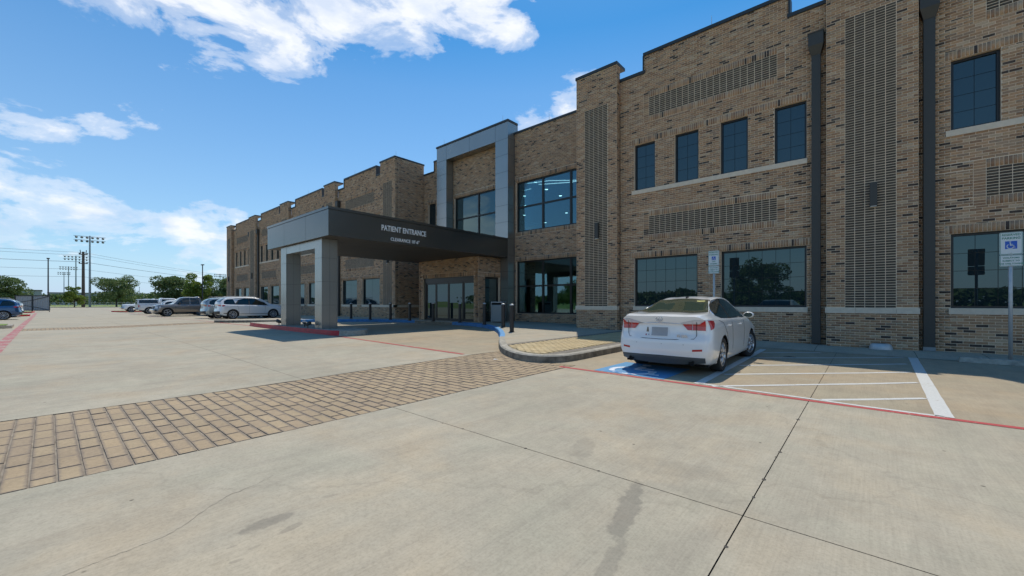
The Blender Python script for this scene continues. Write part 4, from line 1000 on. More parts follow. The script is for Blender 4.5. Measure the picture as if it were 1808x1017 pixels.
def wheel(parent, x, y, z, r, w, side, spokes=10, rimc='rim', turn=0):
    t = MB(); ri = r*.70
    t.lathe([(ri, -w/2+.01), (r-.02, -w/2), (r, -w/2+.025), (r, w/2-.025), (r-.02, w/2), (ri, w/2-.01), (ri, -w/2+.01)], 36, 'x')
    o = t.build('wheel', M['tyre'], parent, True, loc=(x, y, z)); o.rotation_euler.z = turn
    m = MB(); s = side
    m.lathe([(ri, s*(w/2-.012)), (ri-.012, s*(w/2-.008)), (ri-.03, s*(w/2-.03)), (ri-.035, -s*(w/2-.03))], 36, 'x')
    for k in range(spokes):
        a = 2*math.pi*k/spokes
        for da in (-.07, .07):
            c1, s1 = math.cos(a+da), math.sin(a+da); c0, s0 = math.cos(a+da*.4), math.sin(a+da*.4)
            m.tube([(s*(w/2-.03), c0*.04, s0*.04), (s*(w/2-.018), c1*ri*.55, s1*ri*.55), (s*(w/2-.022), c1*(ri-.02), s1*(ri-.02))], [.016, .013, .013], 5)
    m.lathe([(.055, s*(w/2-.03)), (.045, s*(w/2-.012)), (0, s*(w/2-.010))], 14, 'x'); m.build('rim', M[rimc], o, True)
    MB().lathe([(0, s*(w/2-.075)), (ri-.03, s*(w/2-.075))], 24, 'x').build('brake_disc', M['black'], o)
    return o
def arches(body, car, ya, yb, r, zc, W):
    """open the wheel arches: drop the faces inside each circle and pull the rim verts onto it"""
    bm = bmesh.new(); bm.from_mesh(body.data)
    for yy in (ya, yb):
        kill = [f for f in bm.faces if abs(f.calc_center_median().x) > .5 and math.hypot(f.calc_center_median().y-yy, f.calc_center_median().z-zc) < r-.008]
        bmesh.ops.delete(bm, geom=kill, context='FACES')
        for v in bm.verts:
            if abs(v.co.x) > .5:
                d = math.hypot(v.co.y-yy, v.co.z-zc)
                if d > 1e-4 and (d < r+.004 or (v.is_boundary and d < r+.07)): k = (r+.004)/d; v.co.y = yy+(v.co.y-yy)*k; v.co.z = zc+(v.co.z-zc)*k
    bm.to_mesh(body.data); bm.free()
    for yy in (ya, yb):
        for s_ in (-1, 1):
            P = [[(s_*xx, yy+(r+.006)*math.cos(a), zc+(r+.006)*math.sin(a)) for a in np.linspace(R(-20), R(200), 30)] for xx in (W-.42, W-.03)]
            mb = MB(); mb.grid(P); mb.add([P[0][k] for k in range(30)], [list(range(30))]); mb.build('wheel_housing', M['hole'], body)
    return body
def seam(parent, pts, w=.006, name='panel_gap', m='hole'):
    mb = MB(); mb.tube(pts, w/2, 4); return mb.build(name, M[m], parent)
def car(kind, label, cat, loc, rz, pm, group=None, detail=False, glass='car_glass', turn=0):
    S = CARS[kind]; L = S['L']; c = Car(S['tab'], L, S['rear'], S['front'])
    root = thing(kind, label, cat, loc, rz, group)
    body = c.body_mesh(110 if detail else 56, 72 if detail else 36).build('body', M[pm], root, True, fix=True)
    arches(body, c, S['ya'], S['yf'], S['ar'], S['wr'], S['W'])
    for p in body.data.polygons: p.use_smooth = True
    body.data.set_sharp_from_angle(angle=R(38)) if hasattr(body.data, 'set_sharp_from_angle') else None
    def fs(y, z, off, s=1):
        x = c.side_x(y, z)+off; return (s*x, c.defo(x, y, z), z)
    def ft(x, y, off): z = c.top_z(x, y); return (x, c.defo(x, y, z), z+off)
    def fr(x, z, off, end=-1):
        y = c.defo(x, end*L/2, z); return (x, y-off if end < 0 else y+off, z)
    for s in (1, -1):
        for poly in S['side_glass']: MB().grid(patch(poly, lambda a, b, o_: fs(a, b, o_, s), .006, 14)).build('side_window', M['car_glass'], body, True)
        if 'trim' in S: MB().tube([fs(a, b, .008, s) for a, b in S['trim']], .008, 5).build('window_trim', M[S.get('trimm', 'chrome')], body, True)
        for pl in S['seams']:
            pp = []
            for (a, b), (a2, b2) in zip(pl[:-1], pl[1:]): pp += [fs(a+(a2-a)*q/6, b+(b2-b)*q/6, .0, s) for q in range(6)]
            seam(body, pp+[fs(*pl[-1], .0, s)], .009)
        for poly in S.get('surround', []): MB().grid(patch(poly, lambda a, b, o_: fs(a, b, o_, s), .0035, 16)).build('window_surround', M['black'], body, True)
        for (a, b) in S['handles']: MB().tube([fs(a-.09, b, .012, s), fs(a-.07, b, .03, s), fs(a+.07, b, .03, s), fs(a+.09, b, .012, s)], .013, 6).build('door_handle', M[S.get('hm', pm)], body, True)
        mx, my, mz = S['mirror']; o = MB().lathe([(.02, -.09), (.075, -.07), (.10, 0), (.09, .05), (0, .075)], 14, 'y').build('wing_mirror', M[S.get('mm', pm)], body, True, loc=(s*(mx+.10), my, mz)); o.scale = (1.15, .8, .72)
        MB().lathe([(0, -.091), (.078, -.0905)], 14, 'y').build('mirror_glass', M['car_glass_green'] if detail else M['car_glass'], o)
        for yy, tn in ((S['ya'], 0), (S['yf'], turn)): wheel(root, s*(S['W']-S['tw']/2-.015), yy, S['wr'], S['wr'], S['tw'], s, S['spokes'], S.get('rimc', 'rim'), tn)
        for (y0, y1, z0, z1) in S.get('skirt', []): MB().grid(patch(([(y0, z0), (y1, z0)], [(y0, z1), (y1, z1)]), lambda a, b, o_: fs(a, b, o_, s), .008, 10)).build('side_skirt', M['black'], body, True)
    for poly in S.get('top_surround', []): MB().grid(patch(poly, ft, .003, 16)).build('window_surround', M['black'], body, True)
    for nm, poly, mm in S['top_glass']: MB().grid(patch(poly, ft, .006, 16)).build(nm, M[mm], body, True)
    return root, body, c, fs, ft, fr
def lights(body, S_fr, S_fs, rear=True, red=None, clear=None, side=None):
    for s in (1, -1):
        if red: MB().grid(patch(([(s*a, b) for a, b in red[0]], [(s*a, b) for a, b in red[1]]), lambda a, b, o_: S_fr(a, b, .010), .01, 10)).build('tail_lamp', M['red_lamp'], body, True)
        if side: MB().grid(patch(side, lambda a, b, o_: S_fs(a, b, .008, s), .01, 10)).build('tail_lamp', M['red_lamp'], body, True)
        if clear: MB().grid(patch(([(s*a, b) for a, b in clear[0]], [(s*a, b) for a, b in clear[1]]), lambda a, b, o_: S_fr(a, b, .012), .01, 8)).build('lamp_lens', M['clear_lamp'], body, True)
CARS = {}
#            y     wl   wm   wb   zl   zm   zb    zt    wt   crown
CARS['sedan'] = dict(L=4.90, W=.91, ya=-1.37, yf=1.45, ar=.365, wr=.325, tw=.225, spokes=10,
  tab=[(-2.45, .78, .85, .80, .27, .60, 1.00, 1.060, .66, .03), (-2.30, .83, .90, .84, .23, .62, 1.01, 1.095, .70, .03), (-2.0, .85, .915, .855, .20, .64, 1.01, 1.115, .72, .03), (-1.72, .86, .915, .86, .19, .66, 1.00, 1.135, .70, .04), (-1.45, .865, .915, .865, .19, .66, .99, 1.215, .62, .05),
       (-1.1, .865, .91, .865, .19, .66, .985, 1.33, .57, .06), (-.75, .865, .905, .865, .19, .66, .98, 1.405, .555, .05), (-.35, .865, .905, .865, .19, .66, .975, 1.445, .56, .045), (.1, .865, .905, .865, .19, .66, .97, 1.445, .56, .045),
       (.5, .865, .905, .865, .19, .65, .965, 1.39, .575, .05), (.85, .865, .905, .865, .19, .65, .955, 1.27, .60, .05), (1.2, .865, .905, .86, .19, .65, .94, 1.115, .66, .04), (1.4, .86, .905, .85, .19, .64, .92, 1.035, .69, .04), (1.9, .85, .90, .82, .20, .60, .83, .93, .64, .04), (2.25, .82, .87, .76, .22, .52, .74, .83, .58, .04), (2.45, .74, .80, .66, .25, .48, .66, .72, .50, .03)],
  rear=([.2, .30, .45, .62, .75, .90, 1.03, 1.12, 1.4], [.10, .04, .0, .01, .07, .085, .03, .0, 0]), front=([.2, .5, .8, 1.2], [.06, 0, .12, .3]),
  side_glass=[([(-1.52, 1.06), (-1.30, 1.02), (-.95, 1.005), (-.62, 1.005)], [(-1.46, 1.15), (-1.22, 1.245), (-.92, 1.33), (-.60, 1.365)]), ([(-.55, 1.005), (.0, 1.00), (.35, .995), (.88, .99)], [(-.53, 1.37), (-.15, 1.375), (.25, 1.335), (.80, 1.065)])],
  surround=[([(-1.50, 1.065), (-1.28, 1.01), (-.6, .99), (.2, .985), (.93, .975)], [(-1.44, 1.165), (-1.15, 1.285), (-.5, 1.385), (.1, 1.37), (.83, 1.07)])],
  top_surround=[([(-.735, -1.76), (-.35, -1.85), (.35, -1.85), (.735, -1.76)], [(-.52, -.86), (-.25, -.80), (.25, -.80), (.52, -.86)])],
  trim=[(-1.55, 1.08), (-1.46, 1.17), (-1.22, 1.262), (-.9, 1.348), (-.5, 1.388), (-.1, 1.39), (.27, 1.35), (.60, 1.215), (.95, .99)],
  seams=[[(-.58, .30), (-.60, .6), (-.585, .98)], [(.52, .28), (.56, .6), (.60, .97)], [(-1.62, .98), (-1.35, .93), (-1.12, .72), (-1.0, .45), (-.98, .3)], [(-.98, .30), (-.2, .28), (.52, .28)]],
  handles=[(-.86, .86), (.18, .85)], mirror=(.86, .78, 1.03),
  top_glass=[('rear_window', ([(-.70, -1.72), (-.35, -1.80), (.35, -1.80), (.70, -1.72)], [(-.49, -.92), (-.25, -.86), (.25, -.86), (.49, -.92)]), 'car_glass_green'), ('windscreen', ([(-.50, .33), (-.2, .28), (.2, .28), (.50, .33)], [(-.66, 1.22), (-.3, 1.33), (.3, 1.33), (.66, 1.22)]), 'car_glass')])
CARS['suv'] = dict(L=4.65, W=.92, ya=-1.40, yf=1.32, ar=.395, wr=.355, tw=.235, spokes=9,
  tab=[(-2.325, .78, .86, .84, .42, .78, 1.06, 1.14, .66, .03), (-2.2, .84, .90, .86, .34, .78, 1.07, 1.30, .64, .03), (-2.0, .86, .92, .875, .28, .78, 1.07, 1.47, .60, .03), (-1.7, .87, .92, .88, .24, .78, 1.06, 1.60, .58, .03), (-1.2, .87, .92, .88, .23, .76, 1.05, 1.655, .58, .03), (-.4, .87, .915, .88, .23, .75, 1.03, 1.67, .59, .03),
       (.25, .87, .915, .88, .23, .74, 1.01, 1.635, .60, .04), (.65, .87, .915, .88, .23, .74, 1.00, 1.50, .62, .04), (1.0, .87, .915, .875, .23, .73, .985, 1.28, .65, .04), (1.25, .87, .915, .86, .23, .72, .97, 1.13, .70, .04), (1.7, .86, .91, .84, .25, .70, .94, 1.06, .68, .05), (2.1, .84, .88, .78, .28, .62, .86, .97, .6, .05), (2.325, .76, .80, .68, .34, .56, .76, .84, .5, .04)],
  rear=([.2, .4, .55, .8, 1.0, 1.15, 1.3, 1.7], [.14, .03, .0, .06, .08, .05, .0, .0]), front=([.2, .5, .9, 1.2], [.10, 0, .06, .3]),
  side_glass=[([(-2.02, 1.13), (-1.75, 1.10), (-1.2, 1.09)], [(-1.93, 1.36), (-1.7, 1.475), (-1.35, 1.50)]), ([(-1.18, 1.09), (-.8, 1.085), (-.35, 1.075)], [(-.95, 1.40), (-.7, 1.52), (-.36, 1.545)]), ([(-.28, 1.075), (.2, 1.06), (.92, 1.04)], [(-.28, 1.545), (.18, 1.50), (.72, 1.22)])],
  surround=[([(-1.30, 1.08), (-.8, 1.07), (.2, 1.045), (.97, 1.025)], [(-1.02, 1.43), (-.6, 1.56), (.1, 1.53), (.75, 1.22)])],
  trim=[(-1.3, 1.52), (-.6, 1.565), (-.1, 1.56), (.3, 1.50), (.8, 1.22)], trimm='black',
  seams=[[(-.32, .32), (-.33, .7), (-.31, 1.05)], [(.70, .32), (.74, .7), (.78, 1.02)], [(-1.15, 1.06), (-1.05, .8), (-.98, .4)]],
  handles=[(-.85, .96), (.15, .94)], mirror=(.88, .72, 1.10), mm='black', skirt=[(-.95, .9, .25, .40), (-2.1, -1.82, .30, .46)],
  top_glass=[('rear_window', ([(-.66, -2.20), (-.3, -2.235), (.3, -2.235), (.66, -2.20)], [(-.54, -1.83), (-.25, -1.80), (.25, -1.80), (.54, -1.83)]), 'car_glass'), ('windscreen', ([(-.54, .36), (-.2, .33), (.2, .33), (.54, .36)], [(-.64, 1.06), (-.3, 1.16), (.3, 1.16), (.64, 1.06)]), 'car_glass')])
CARS['pickup_truck'] = dict(L=5.80, W=1.0, ya=-1.75, yf=1.90, ar=.46, wr=.40, tw=.26, spokes=5,
  tab=[(-2.90, .90, .97, .94, .55, .85, 1.12, 1.15, .90, .01), (-2.8, .94, .99, .96, .50, .85, 1.14, 1.17, .92, .01), (-1.6, .95, 1.0, .96, .42, .85, 1.14, 1.17, .92, .01), (-.78, .95, 1.0, .96, .42, .85, 1.14, 1.18, .92, .01), (-.72, .95, 1.0, .95, .42, .85, 1.14, 1.86, .70, .03), (-.3, .95, 1.0, .95, .42, .85, 1.13, 1.91, .70, .03), (.5, .95, 1.0, .95, .42, .85, 1.12, 1.91, .70, .03),
       (.85, .95, 1.0, .95, .42, .85, 1.12, 1.82, .72, .03), (1.15, .95, 1.0, .95, .42, .85, 1.12, 1.55, .76, .03), (1.42, .95, 1.0, .95, .42, .85, 1.12, 1.25, .82, .03), (1.6, .95, 1.0, .94, .42, .85, 1.11, 1.20, .84, .03), (2.3, .95, .99, .92, .42, .83, 1.08, 1.17, .80, .04), (2.75, .93, .97, .88, .45, .78, 1.03, 1.12, .74, .04), (2.90, .88, .93, .84, .48, .74, .98, 1.05, .7, .03)],
  rear=([.3, .6, .9, 1.2], [0, .0, .0, .0]), front=([.3, .5, .8, 1.2], [.0, -.03, .04, .1]),
  side_glass=[([(-.60, 1.20), (-.2, 1.20), (.12, 1.20)], [(-.56, 1.78), (-.2, 1.79), (.12, 1.79)]), ([(.22, 1.20), (.7, 1.20), (1.22, 1.20)], [(.22, 1.79), (.65, 1.76), (1.02, 1.46)])],
  seams=[[(.17, .48), (.17, .8), (.17, 1.13)], [(1.30, .48), (1.32, .8), (1.32, 1.10)], [(-.69, .48), (-.69, .8), (-.69, 1.13)]],
  handles=[(-.50, 1.02), (.32, 1.02)], mirror=(.97, 1.02, 1.28), mm='black',
  top_glass=[('windscreen', ([(-.62, .80), (-.2, .76), (.2, .76), (.62, .80)], [(-.74, 1.36), (-.3, 1.42), (.3, 1.42), (.74, 1.36)]), 'car_glass')])

# --- the white sedan in the accessible stall
M['valance'] = mat('grey_valance', (.07, .08, .085), .5)
SX, SY = -2.76, 9.28
root, body, c, fs, ft, fr = car('sedan', 'white four-door sedan parked over the blue wheelchair symbol', 'car', (SX, SY, .024), R(1.3), 'white_paint', detail=True, turn=R(-14))
def rp(nm, lo, up, m, off=.008, n=10, par=body): return MB().grid(patch((lo, up), lambda a, b, o_: fr(a, b, off), off, n)).build(nm, M[m], par, True)
for s in (1, -1):
    # three-part lamp cluster: red lower band, pale upper band, dark outline
    rp('lamp_surround', [(s*.40, .925), (s*.50, .815), (s*.80, .805)], [(s*.38, .945), (s*.62, 1.0), (s*.80, .995)], 'clear_lamp', .006)
    rp('tail_lamp', [(s*.425, .915), (s*.51, .82), (s*.585, .818)], [(s*.42, .92), (s*.52, .922), (s*.585, .922)], 'red_lamp', .012)
    rp('tail_lamp', [(s*.595, .818), (s*.70, .814), (s*.80, .812)], [(s*.595, .922), (s*.70, .922), (s*.80, .990)], 'red_lamp', .012)
    rp('reversing_lamp', [(s*.43, .928), (s*.52, .928), (s*.585, .928)], [(s*.43, .935), (s*.52, .962), (s*.585, .982)], 'clear_lamp', .012)
    rp('turn_lamp', [(s*.595, .928), (s*.66, .928), (s*.72, .928)], [(s*.595, .984), (s*.66, .99), (s*.72, .99)], 'clear_lamp', .014)
    MB().grid(patch(([(-2.40, .82), (-2.25, .85), (-2.06, .93)], [(-2.40, .99), (-2.2, .99), (-2.05, .985)]), lambda a, b, o_: fs(a, b, .008, s), .008, 8)).build('tail_lamp', M['red_lamp'], body, True)
    rp('reflector', [(s*.60, .445), (s*.76, .455)], [(s*.60, .48), (s*.76, .49)], 'red_lamp', .006, 4)
    MB().tube([fr(s*.58, .245, -.10), fr(s*.58, .245, .045)], .052, 16, caps=False).build('exhaust_tip', M['chrome'], body, True)
    y = fr(s*.58, .245, .02); MB().lathe([(0, 0), (.048, 0)], 16, 'y', y).build('exhaust_bore', M['hole'], body)
rp('rear_valance', [(-.80, .24), (-.4, .20), (0, .19), (.4, .20), (.80, .24)], [(-.80, .335), (-.4, .345), (0, .35), (.4, .345), (.80, .335)], 'valance', .006, 14)
seam(body, [fr(a, b, .001) for a, b in [(-.66, .99), (-.66, .72), (-.62, .665), (-.3, .645), (0, .64), (.3, .645), (.62, .665), (.66, .72), (.66, .99)]], .011, 'boot_gap')
MB().tube([fr(a, b, .006) for a, b in [(-.42, .922), (-.2, .932), (0, .935), (.2, .932), (.42, .922)]], .009, 6).build('chrome_strip', M['chrome'], body, True)
rp('licence_plate', [(-.155, .70), (.155, .70)], [(-.155, .855), (.155, .855)], 'plate', .012, 2); rp('plate_recess', [(-.185, .688), (.185, .688)], [(-.185, .885), (.185, .885)], 'white_paint', .004, 2)
root.scale = (.90, .94, .95)
# round L emblem, model badge, crest stickers
yb = fr(0, 1.005, .010); mb = MB(); mb.tube([(0+.062*math.cos(a), yb[1], 1.005+.044*math.sin(a)) for a in np.linspace(0, 2*math.pi, 25)], .006, 5)
mb.tube([(.005, yb[1], 1.035), (-.025, yb[1], .985), (.035, yb[1], .985)], .006, 5); mb.build('emblem', M['chrome'], body, True)
yb = fr(.42, .69, .006); text('ES 350h', .062, M['chrome'], body, face_mat((.33, yb[1]-.004, .69), (1, 0, 0), (0, 0, 1)), 'badge', ext=.002, bold=.001, xs=.9)
rp('decal', [(-.265, .765), (-.215, .765)], [(-.252, .85), (-.228, .85)], 'border', .006, 2); rp('decal', [(-.275, .70), (-.255, .70)], [(-.275, .725), (-.255, .725)], 'red_lamp', .006, 2); rp('decal', [(-.225, .70), (-.20, .70)], [(-.225, .725), (-.20, .725)], 'galv', .006, 2)
MB().grid(patch(([(.30, -1.06), (.47, -1.06)], [(.29, -1.00), (.45, -1.00)]), lambda a, b, o_: ft(a, b, .009), .009, 3)).build('sticker', M['yellow'], body)
p = ft(0, -.72, 0); MB().add([(-.02, -.80, p[2]-.03), (.02, -.80, p[2]-.03), (.012, -.62, p[2]+.02), (-.012, -.62, p[2]+.02), (0, -.80, p[2]+.045)], [(0, 1, 4), (1, 2, 4), (2, 3, 4), (3, 0, 4)]).build('antenna_fin', M['spout'], body)
for a in (-.45, .05, .45): 
    q = fr(a, .56, .003); MB().lathe([(.011, 0), (0, -.002)], 8, 'y', q).build('parking_sensor', M['galv'], body)
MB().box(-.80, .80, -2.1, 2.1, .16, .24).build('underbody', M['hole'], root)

GR = 'vehicles parked nose in or out in front of the left wing'
def simple(kind, label, cat, x, y, rz, pm, group=GR, extra=None, rear_red=None):
    root, body, c, fs, ft, fr = car(kind, label, cat, (x, y, gz(x, y)), rz, pm, group)
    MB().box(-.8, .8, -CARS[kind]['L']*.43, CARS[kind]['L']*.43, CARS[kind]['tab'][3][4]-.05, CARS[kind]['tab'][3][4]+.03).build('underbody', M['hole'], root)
    L = CARS[kind]['L']
    def ff(a, b, o_): 
        y_ = c.defo(a, L/2, b); return (a, y_+.012, b)
    if kind == 'suv':
        lights(body, fr, fs, red=([(.50, .98), (.78, .95)], [(.45, 1.03), (.78, 1.06)]), side=([(-2.28, .94), (-2.1, .95), (-1.95, 1.0)], [(-2.28, 1.05), (-2.1, 1.06), (-1.93, 1.03)]))
        MB().grid(patch(([(-.78, .40), (0, .38), (.78, .40)], [(-.80, .60), (0, .58), (.80, .60)]), lambda a, b, o_: fr(a, b, .008), .01, 8)).build('rear_bumper', M['black'], body, True)
        MB().grid(patch(([(-.16, .80), (.16, .80)], [(-.16, .94), (.16, .94)]), lambda a, b, o_: fr(a, b, .012), .01, 2)).build('licence_plate', M['plate'], body)
        for s in (1, -1): MB().grid(patch(([(s*.35, .78), (s*.68, .74)], [(s*.35, .84), (s*.66, .84)]), ff, 0, 5)).build('headlamp', M['clear_lamp'], body, True); MB().tube([(s*.60, -1.7, 1.66), (s*.60, -1.6, 1.70), (s*.61, -.2, 1.71), (s*.61, .2, 1.66)], .015, 5).build('roof_rail', M['galv'], body)
    if kind == 'pickup_truck':
        lights(body, fr, fs, red=([(.82, .80), (.93, .80)], [(.82, 1.08), (.92, 1.08)]), side=([(-2.88, .80), (-2.78, .80)], [(-2.88, 1.08), (-2.78, 1.08)]))
        MB().box(-.86, .86, -2.86, -.80, 1.165, 1.185).build('truck_bed', M['black'], body)
        MB().box(-.92, .92, -3.02, -2.885, .52, .70).build('rear_bumper', M['chrome'], body, bevel=.03)
        MB().box(-.92, .92, 2.83, 3.0, .50, .72).build('front_bumper', M['chrome'], body, bevel=.04)
        MB().grid(patch(([(-.5, .74), (0, .74), (.5, .74)], [(-.5, 1.0), (0, 1.0), (.5, 1.0)]), ff, 0, 6)).build('grille', M['black'], body)
        for s in (1, -1): MB().grid(patch(([(s*.55, .78), (s*.86, .78)], [(s*.55, 1.0), (s*.86, .98)]), ff, 0, 5)).build('headlamp', M['clear_lamp'], body, True); MB().grid(patch(([(2.6, .86), (2.84, .82)], [(2.62, 1.0), (2.84, .98)]), lambda a, b, o_: fs(a, b, .008, s), 0, 4)).build('headlamp', M['clear_lamp'], body)
        if extra == 'cover':
            mb = MB(); mb.add([(-.93, -2.85, 1.17), (.93, -2.85, 1.17), (.93, -.82, 1.17), (-.93, -.82, 1.17), (-.80, -2.78, 1.78), (.80, -2.78, 1.78), (.80, -.86, 1.80), (-.80, -.86, 1.80)], [(4,5,6,7),(0,1,5,4),(1,2,6,5),(2,3,7,6),(3,0,4,7)]); o = mb.build('bed_topper', M[pm], body, bevel=.04)
            for s in (1, -1): MB().add([(s*.905, -2.7, 1.30), (s*.905, -.95, 1.30), (s*.825, -1.0, 1.70), (s*.825, -2.66, 1.70)], [(0, 1, 2, 3)]).build('side_window', M['car_glass'], o)
            MB().add([(-.78, -2.855, 1.25), (.78, -2.855, 1.25), (.70, -2.80, 1.70), (-.70, -2.80, 1.70)], [(0, 1, 2, 3)]).build('rear_window', M['car_glass'], o)
    if kind == 'sedan':
        lights(body, fr, fs, red=([(.45, .84), (.80, .83)], [(.45, .95), (.80, .98)]), side=([(-2.38, .84), (-2.1, .93)], [(-2.38, .98), (-2.1, .975)]))
        for s in (1, -1): MB().grid(patch(([(s*.42, .60), (s*.70, .58)], [(s*.42, .67), (s*.66, .66)]), ff, 0, 5)).build('headlamp', M['clear_lamp'], body, True)
    return root
simple('suv', 'white SUV parked nearest the canopy, nose to the building', 'car', -36.42, 10.48, 0, 'white_paint2')
simple('suv', 'pale silver-blue SUV half hidden behind the nearest white SUV', 'car', -39.25, 10.2, R(1), 'silver_paint')
simple('pickup_truck', 'grey-beige crew cab pickup backed in beside the silver SUV', 'truck', -51.65, 9.5, R(180), 'grey_paint')
simple('sedan', 'dark slate car whose bonnet shows past the grey pickup', 'car', -56.6, 9.6, R(180), 'navy_paint')
simple('suv', 'white SUV with only its roof showing behind the grey pickup', 'car', -61.4, 10.8, R(0), 'white_paint')
simple('pickup_truck', 'white pickup with windowed bed topper and red tail lamps', 'truck', -65.9, 9.8, R(0), 'white_paint2', extra='cover')
simple('pickup_truck', 'white truck with its nose out at the far end of the row', 'truck', -79.3, 9.7, R(180), 'white_paint')
simple('suv', 'blue SUV cut off by the left picture edge', 'car', -51.0, -3.65, R(180), 'blue_paint', 'vehicles on the left side of the drive')
simple('suv', 'white SUV with red lamps just beyond the blue SUV', 'car', -60.4, -3.8, R(180), 'white_paint2', 'vehicles on the left side of the drive')

# ------------------------------------------------------------------ left verge, islands, gate, enclosure
def island(name, pts, kerbm, top, label=None):
    r_ = thing(name, None, None); tag(r_, kind='structure'); n = len(pts); mb = MB()
    lo = [(x, y, gz(x, y)-.02) for x, y in pts]; hi = [(x, y, gz(x, y)+.14) for x, y in pts]
    cx, cy = sum(p[0] for p in pts)/n, sum(p[1] for p in pts)/n
    ins = []
    for (x, y) in pts:
        d = Vector((cx-x, cy-y)).normalized()*.2; ins.append((x+d.x, y+d.y, gz(x, y)+.142))
    for i in range(n):
        j = (i+1) % n; mb.add([lo[i], lo[j], hi[j], hi[i]], [(0, 1, 2, 3)]); mb.add([hi[i], hi[j], ins[j], ins[i]], [(0, 1, 2, 3)])
    mb.build('kerb', M[kerbm], r_); MB().add([(x, y, z+.02) for x, y, z in ins], [list(range(n))]).build('turf', M[top], r_); return r_
island('verge', [(-31.2, -1.15), (-33.2, -1.15), (-33.8, -1.6), (-33.8, -7), (-30.9, -7), (-30.9, -1.5)], 'kerb', 'grass')
island('verge', [(-63.5, -1.2), (-66, -1.2), (-66.5, -2), (-66.5, -8), (-63, -8), (-63, -1.8)], 'red_kerb', 'grass')
island('verge', [(-84, -1.4), (-89, -1.2), (-89, -9), (-83.5, -9)], 'red_kerb', 'grass')
island('verge', [(-83.5, 6.2), (-82.4, 6.8), (-82.2, 8), (-82.2, 13), (-86, 13), (-86, 6.3)], 'red_kerb', 'grass')
A = Vector((-94.9, -3.2, 0)); B_ = Vector((-91.0, .2, 0)); U_ = (B_-A).normalized(); LG = (B_-A).length
gt = thing('enclosure_gate', 'grey corrugated metal double gate with dark diagonal braces', 'gate', (A.x, A.y, gz(A.x, A.y)), math.atan2(U_.y, U_.x))
for k in range(2):
    x0, x1 = k*LG/2+.03, (k+1)*LG/2-.03
    n = 14; wv = (x1-x0)/n
    for i in range(n): MB().box(x0+i*wv+.006, x0+(i+1)*wv-.006, .0 if i % 2 else .02, .03 if i % 2 else .05, .25, 2.36).build('panel', M['corr'], gt)
    fr_ = MB().box(x0, x1, -.05, -.005, 2.34, 2.46).box(x0, x1, -.05, -.005, .18, .30).box(x0-.03, x0+.06, -.055, -.004, .0, 2.46).box(x1-.06, x1+.03, -.055, -.004, .0, 2.46).build('gate_frame', M['dark_pole'], gt)
    a0, a1 = (1.35, 2.30) if k == 1 else (.95+.3, 1.7)
    MB().tube([(x0+.05, -.03, 1.75 if k == 1 else 1.35), (x1-.05, -.03, 2.32 if k == 1 else 1.72)], .035, 6).build('brace', M['dark_pole'], gt); MB().tube([(x0+.05, -.03, .78 if k == 1 else 1.15), (x1-.05, -.03, .28 if k == 1 else .80)], .035, 6).build('brace', M['dark_pole'], gt)
en = thing('trash_enclosure', 'low brown brick enclosure wall left of the grey gate', 'wall', (-96.5, -6.5, -.08), R(41))
MB().box(-6, -.2, -.15, .15, 0, 2.35).build('wall', mat('far_brick', (.17, .115, .085), .9, noise=(4, .25)), en); MB().box(-6.05, -.15, -.2, .2, 2.35, 2.5).build('cap', M['stone'], en)
for i in range(6): MB().box(.0+i*.28, .22+i*.28, -.05, .05, .1, 2.35).build('panel', M['corr'], en)

# ------------------------------------------------------------------ poles, lamps, wires
def sports(x, y, h, nb, label, sc_=1.):
    t = thing('sports_floodlight', label, 'light pole', (x, y, -.08), math.atan2(y, x)+R(90), 'sports field floodlights')
    MB().tube([(0, 0, 0), (0, 0, h)], [.28*sc_, .16*sc_], 10).build('pole', M['pole_metal'], t)
    for r_ in range(2):
        zz = h-.6-r_*1.15; W = nb*.5*sc_
        MB().tube([(-W, 0, zz+.35), (W, 0, zz+.35)], .06, 5).build('crossarm', M['dark_pole'], t)
        for k in range(nb):
            xx = -W+(k+.5)*2*W/nb; MB().lathe([(.0, -.3), (.30*sc_, -.26), (.24*sc_, .1), (.12, .35), (0, .4)], 8, 'y', (xx, 0, zz)).build('lamp', M['lamp_grey'], t)
sports(-182.0, 8.6, 22.2, 6, 'tallest sports floodlight pole with twelve dark lamps, right of the utility pole', 1.15)
sports(-264.4, 8.2, 22.3, 7, 'second sports floodlight mast, just left of the utility pole', 1.1)
sports(-355.8, 8.06, 23, 7, 'third sports floodlight mast, shorter looking', 1.1)
sports(-432.4, 7.6, 23.5, 6, 'farthest of the four sports floodlights on the left', 1.1)
sports(-375.8, 70.2, 20, 6, 'small distant sports floodlight left of the lot lamp near the building', 1.)
sports(-288.2, 67.1, 18.6, 6, 'distant sports floodlight closest to the building corner', 1.)
def lotlamp(x, y, h, label):
    t = thing('lot_lamp', label, 'light pole', (x, y, -.08), 0, 'parking lot lamps')
    MB().tube([(0, 0, 0), (0, 0, .8)], .28, 12).build('footing', M['kerb'], t); MB().tube([(0, 0, .8), (0, 0, h)], [.11, .08], 8).build('pole', M['dark_pole'], t)
    MB().box(-.45, .45, -.2, .2, h-.02, h+.14).build('lamp_head', M['dark_pole'], t)
lotlamp(-114.0, .04, 9.5, 'thin dark lot lamp rising above the corrugated gate'); lotlamp(-98.7, 20.1, 8.8, 'thin dark lot lamp above the trees near the building')
lotlamp(-300, 33, 10, 'far short lot lamp between the hedge tree and the yellow-green tree'); lotlamp(-34, -30, 8.5, 'lot lamp mirrored in the ground-floor window')
ux, uy = -174.6, 6.9
up = thing('utility_pole', 'brown wooden utility pole carrying the power lines', 'utility pole', (ux, uy, -.08), R(88))
MB().tube([(0, 0, 0), (0, 0, 16.5)], [.42, .30], 10).build('pole', M['pole_wood'], up)
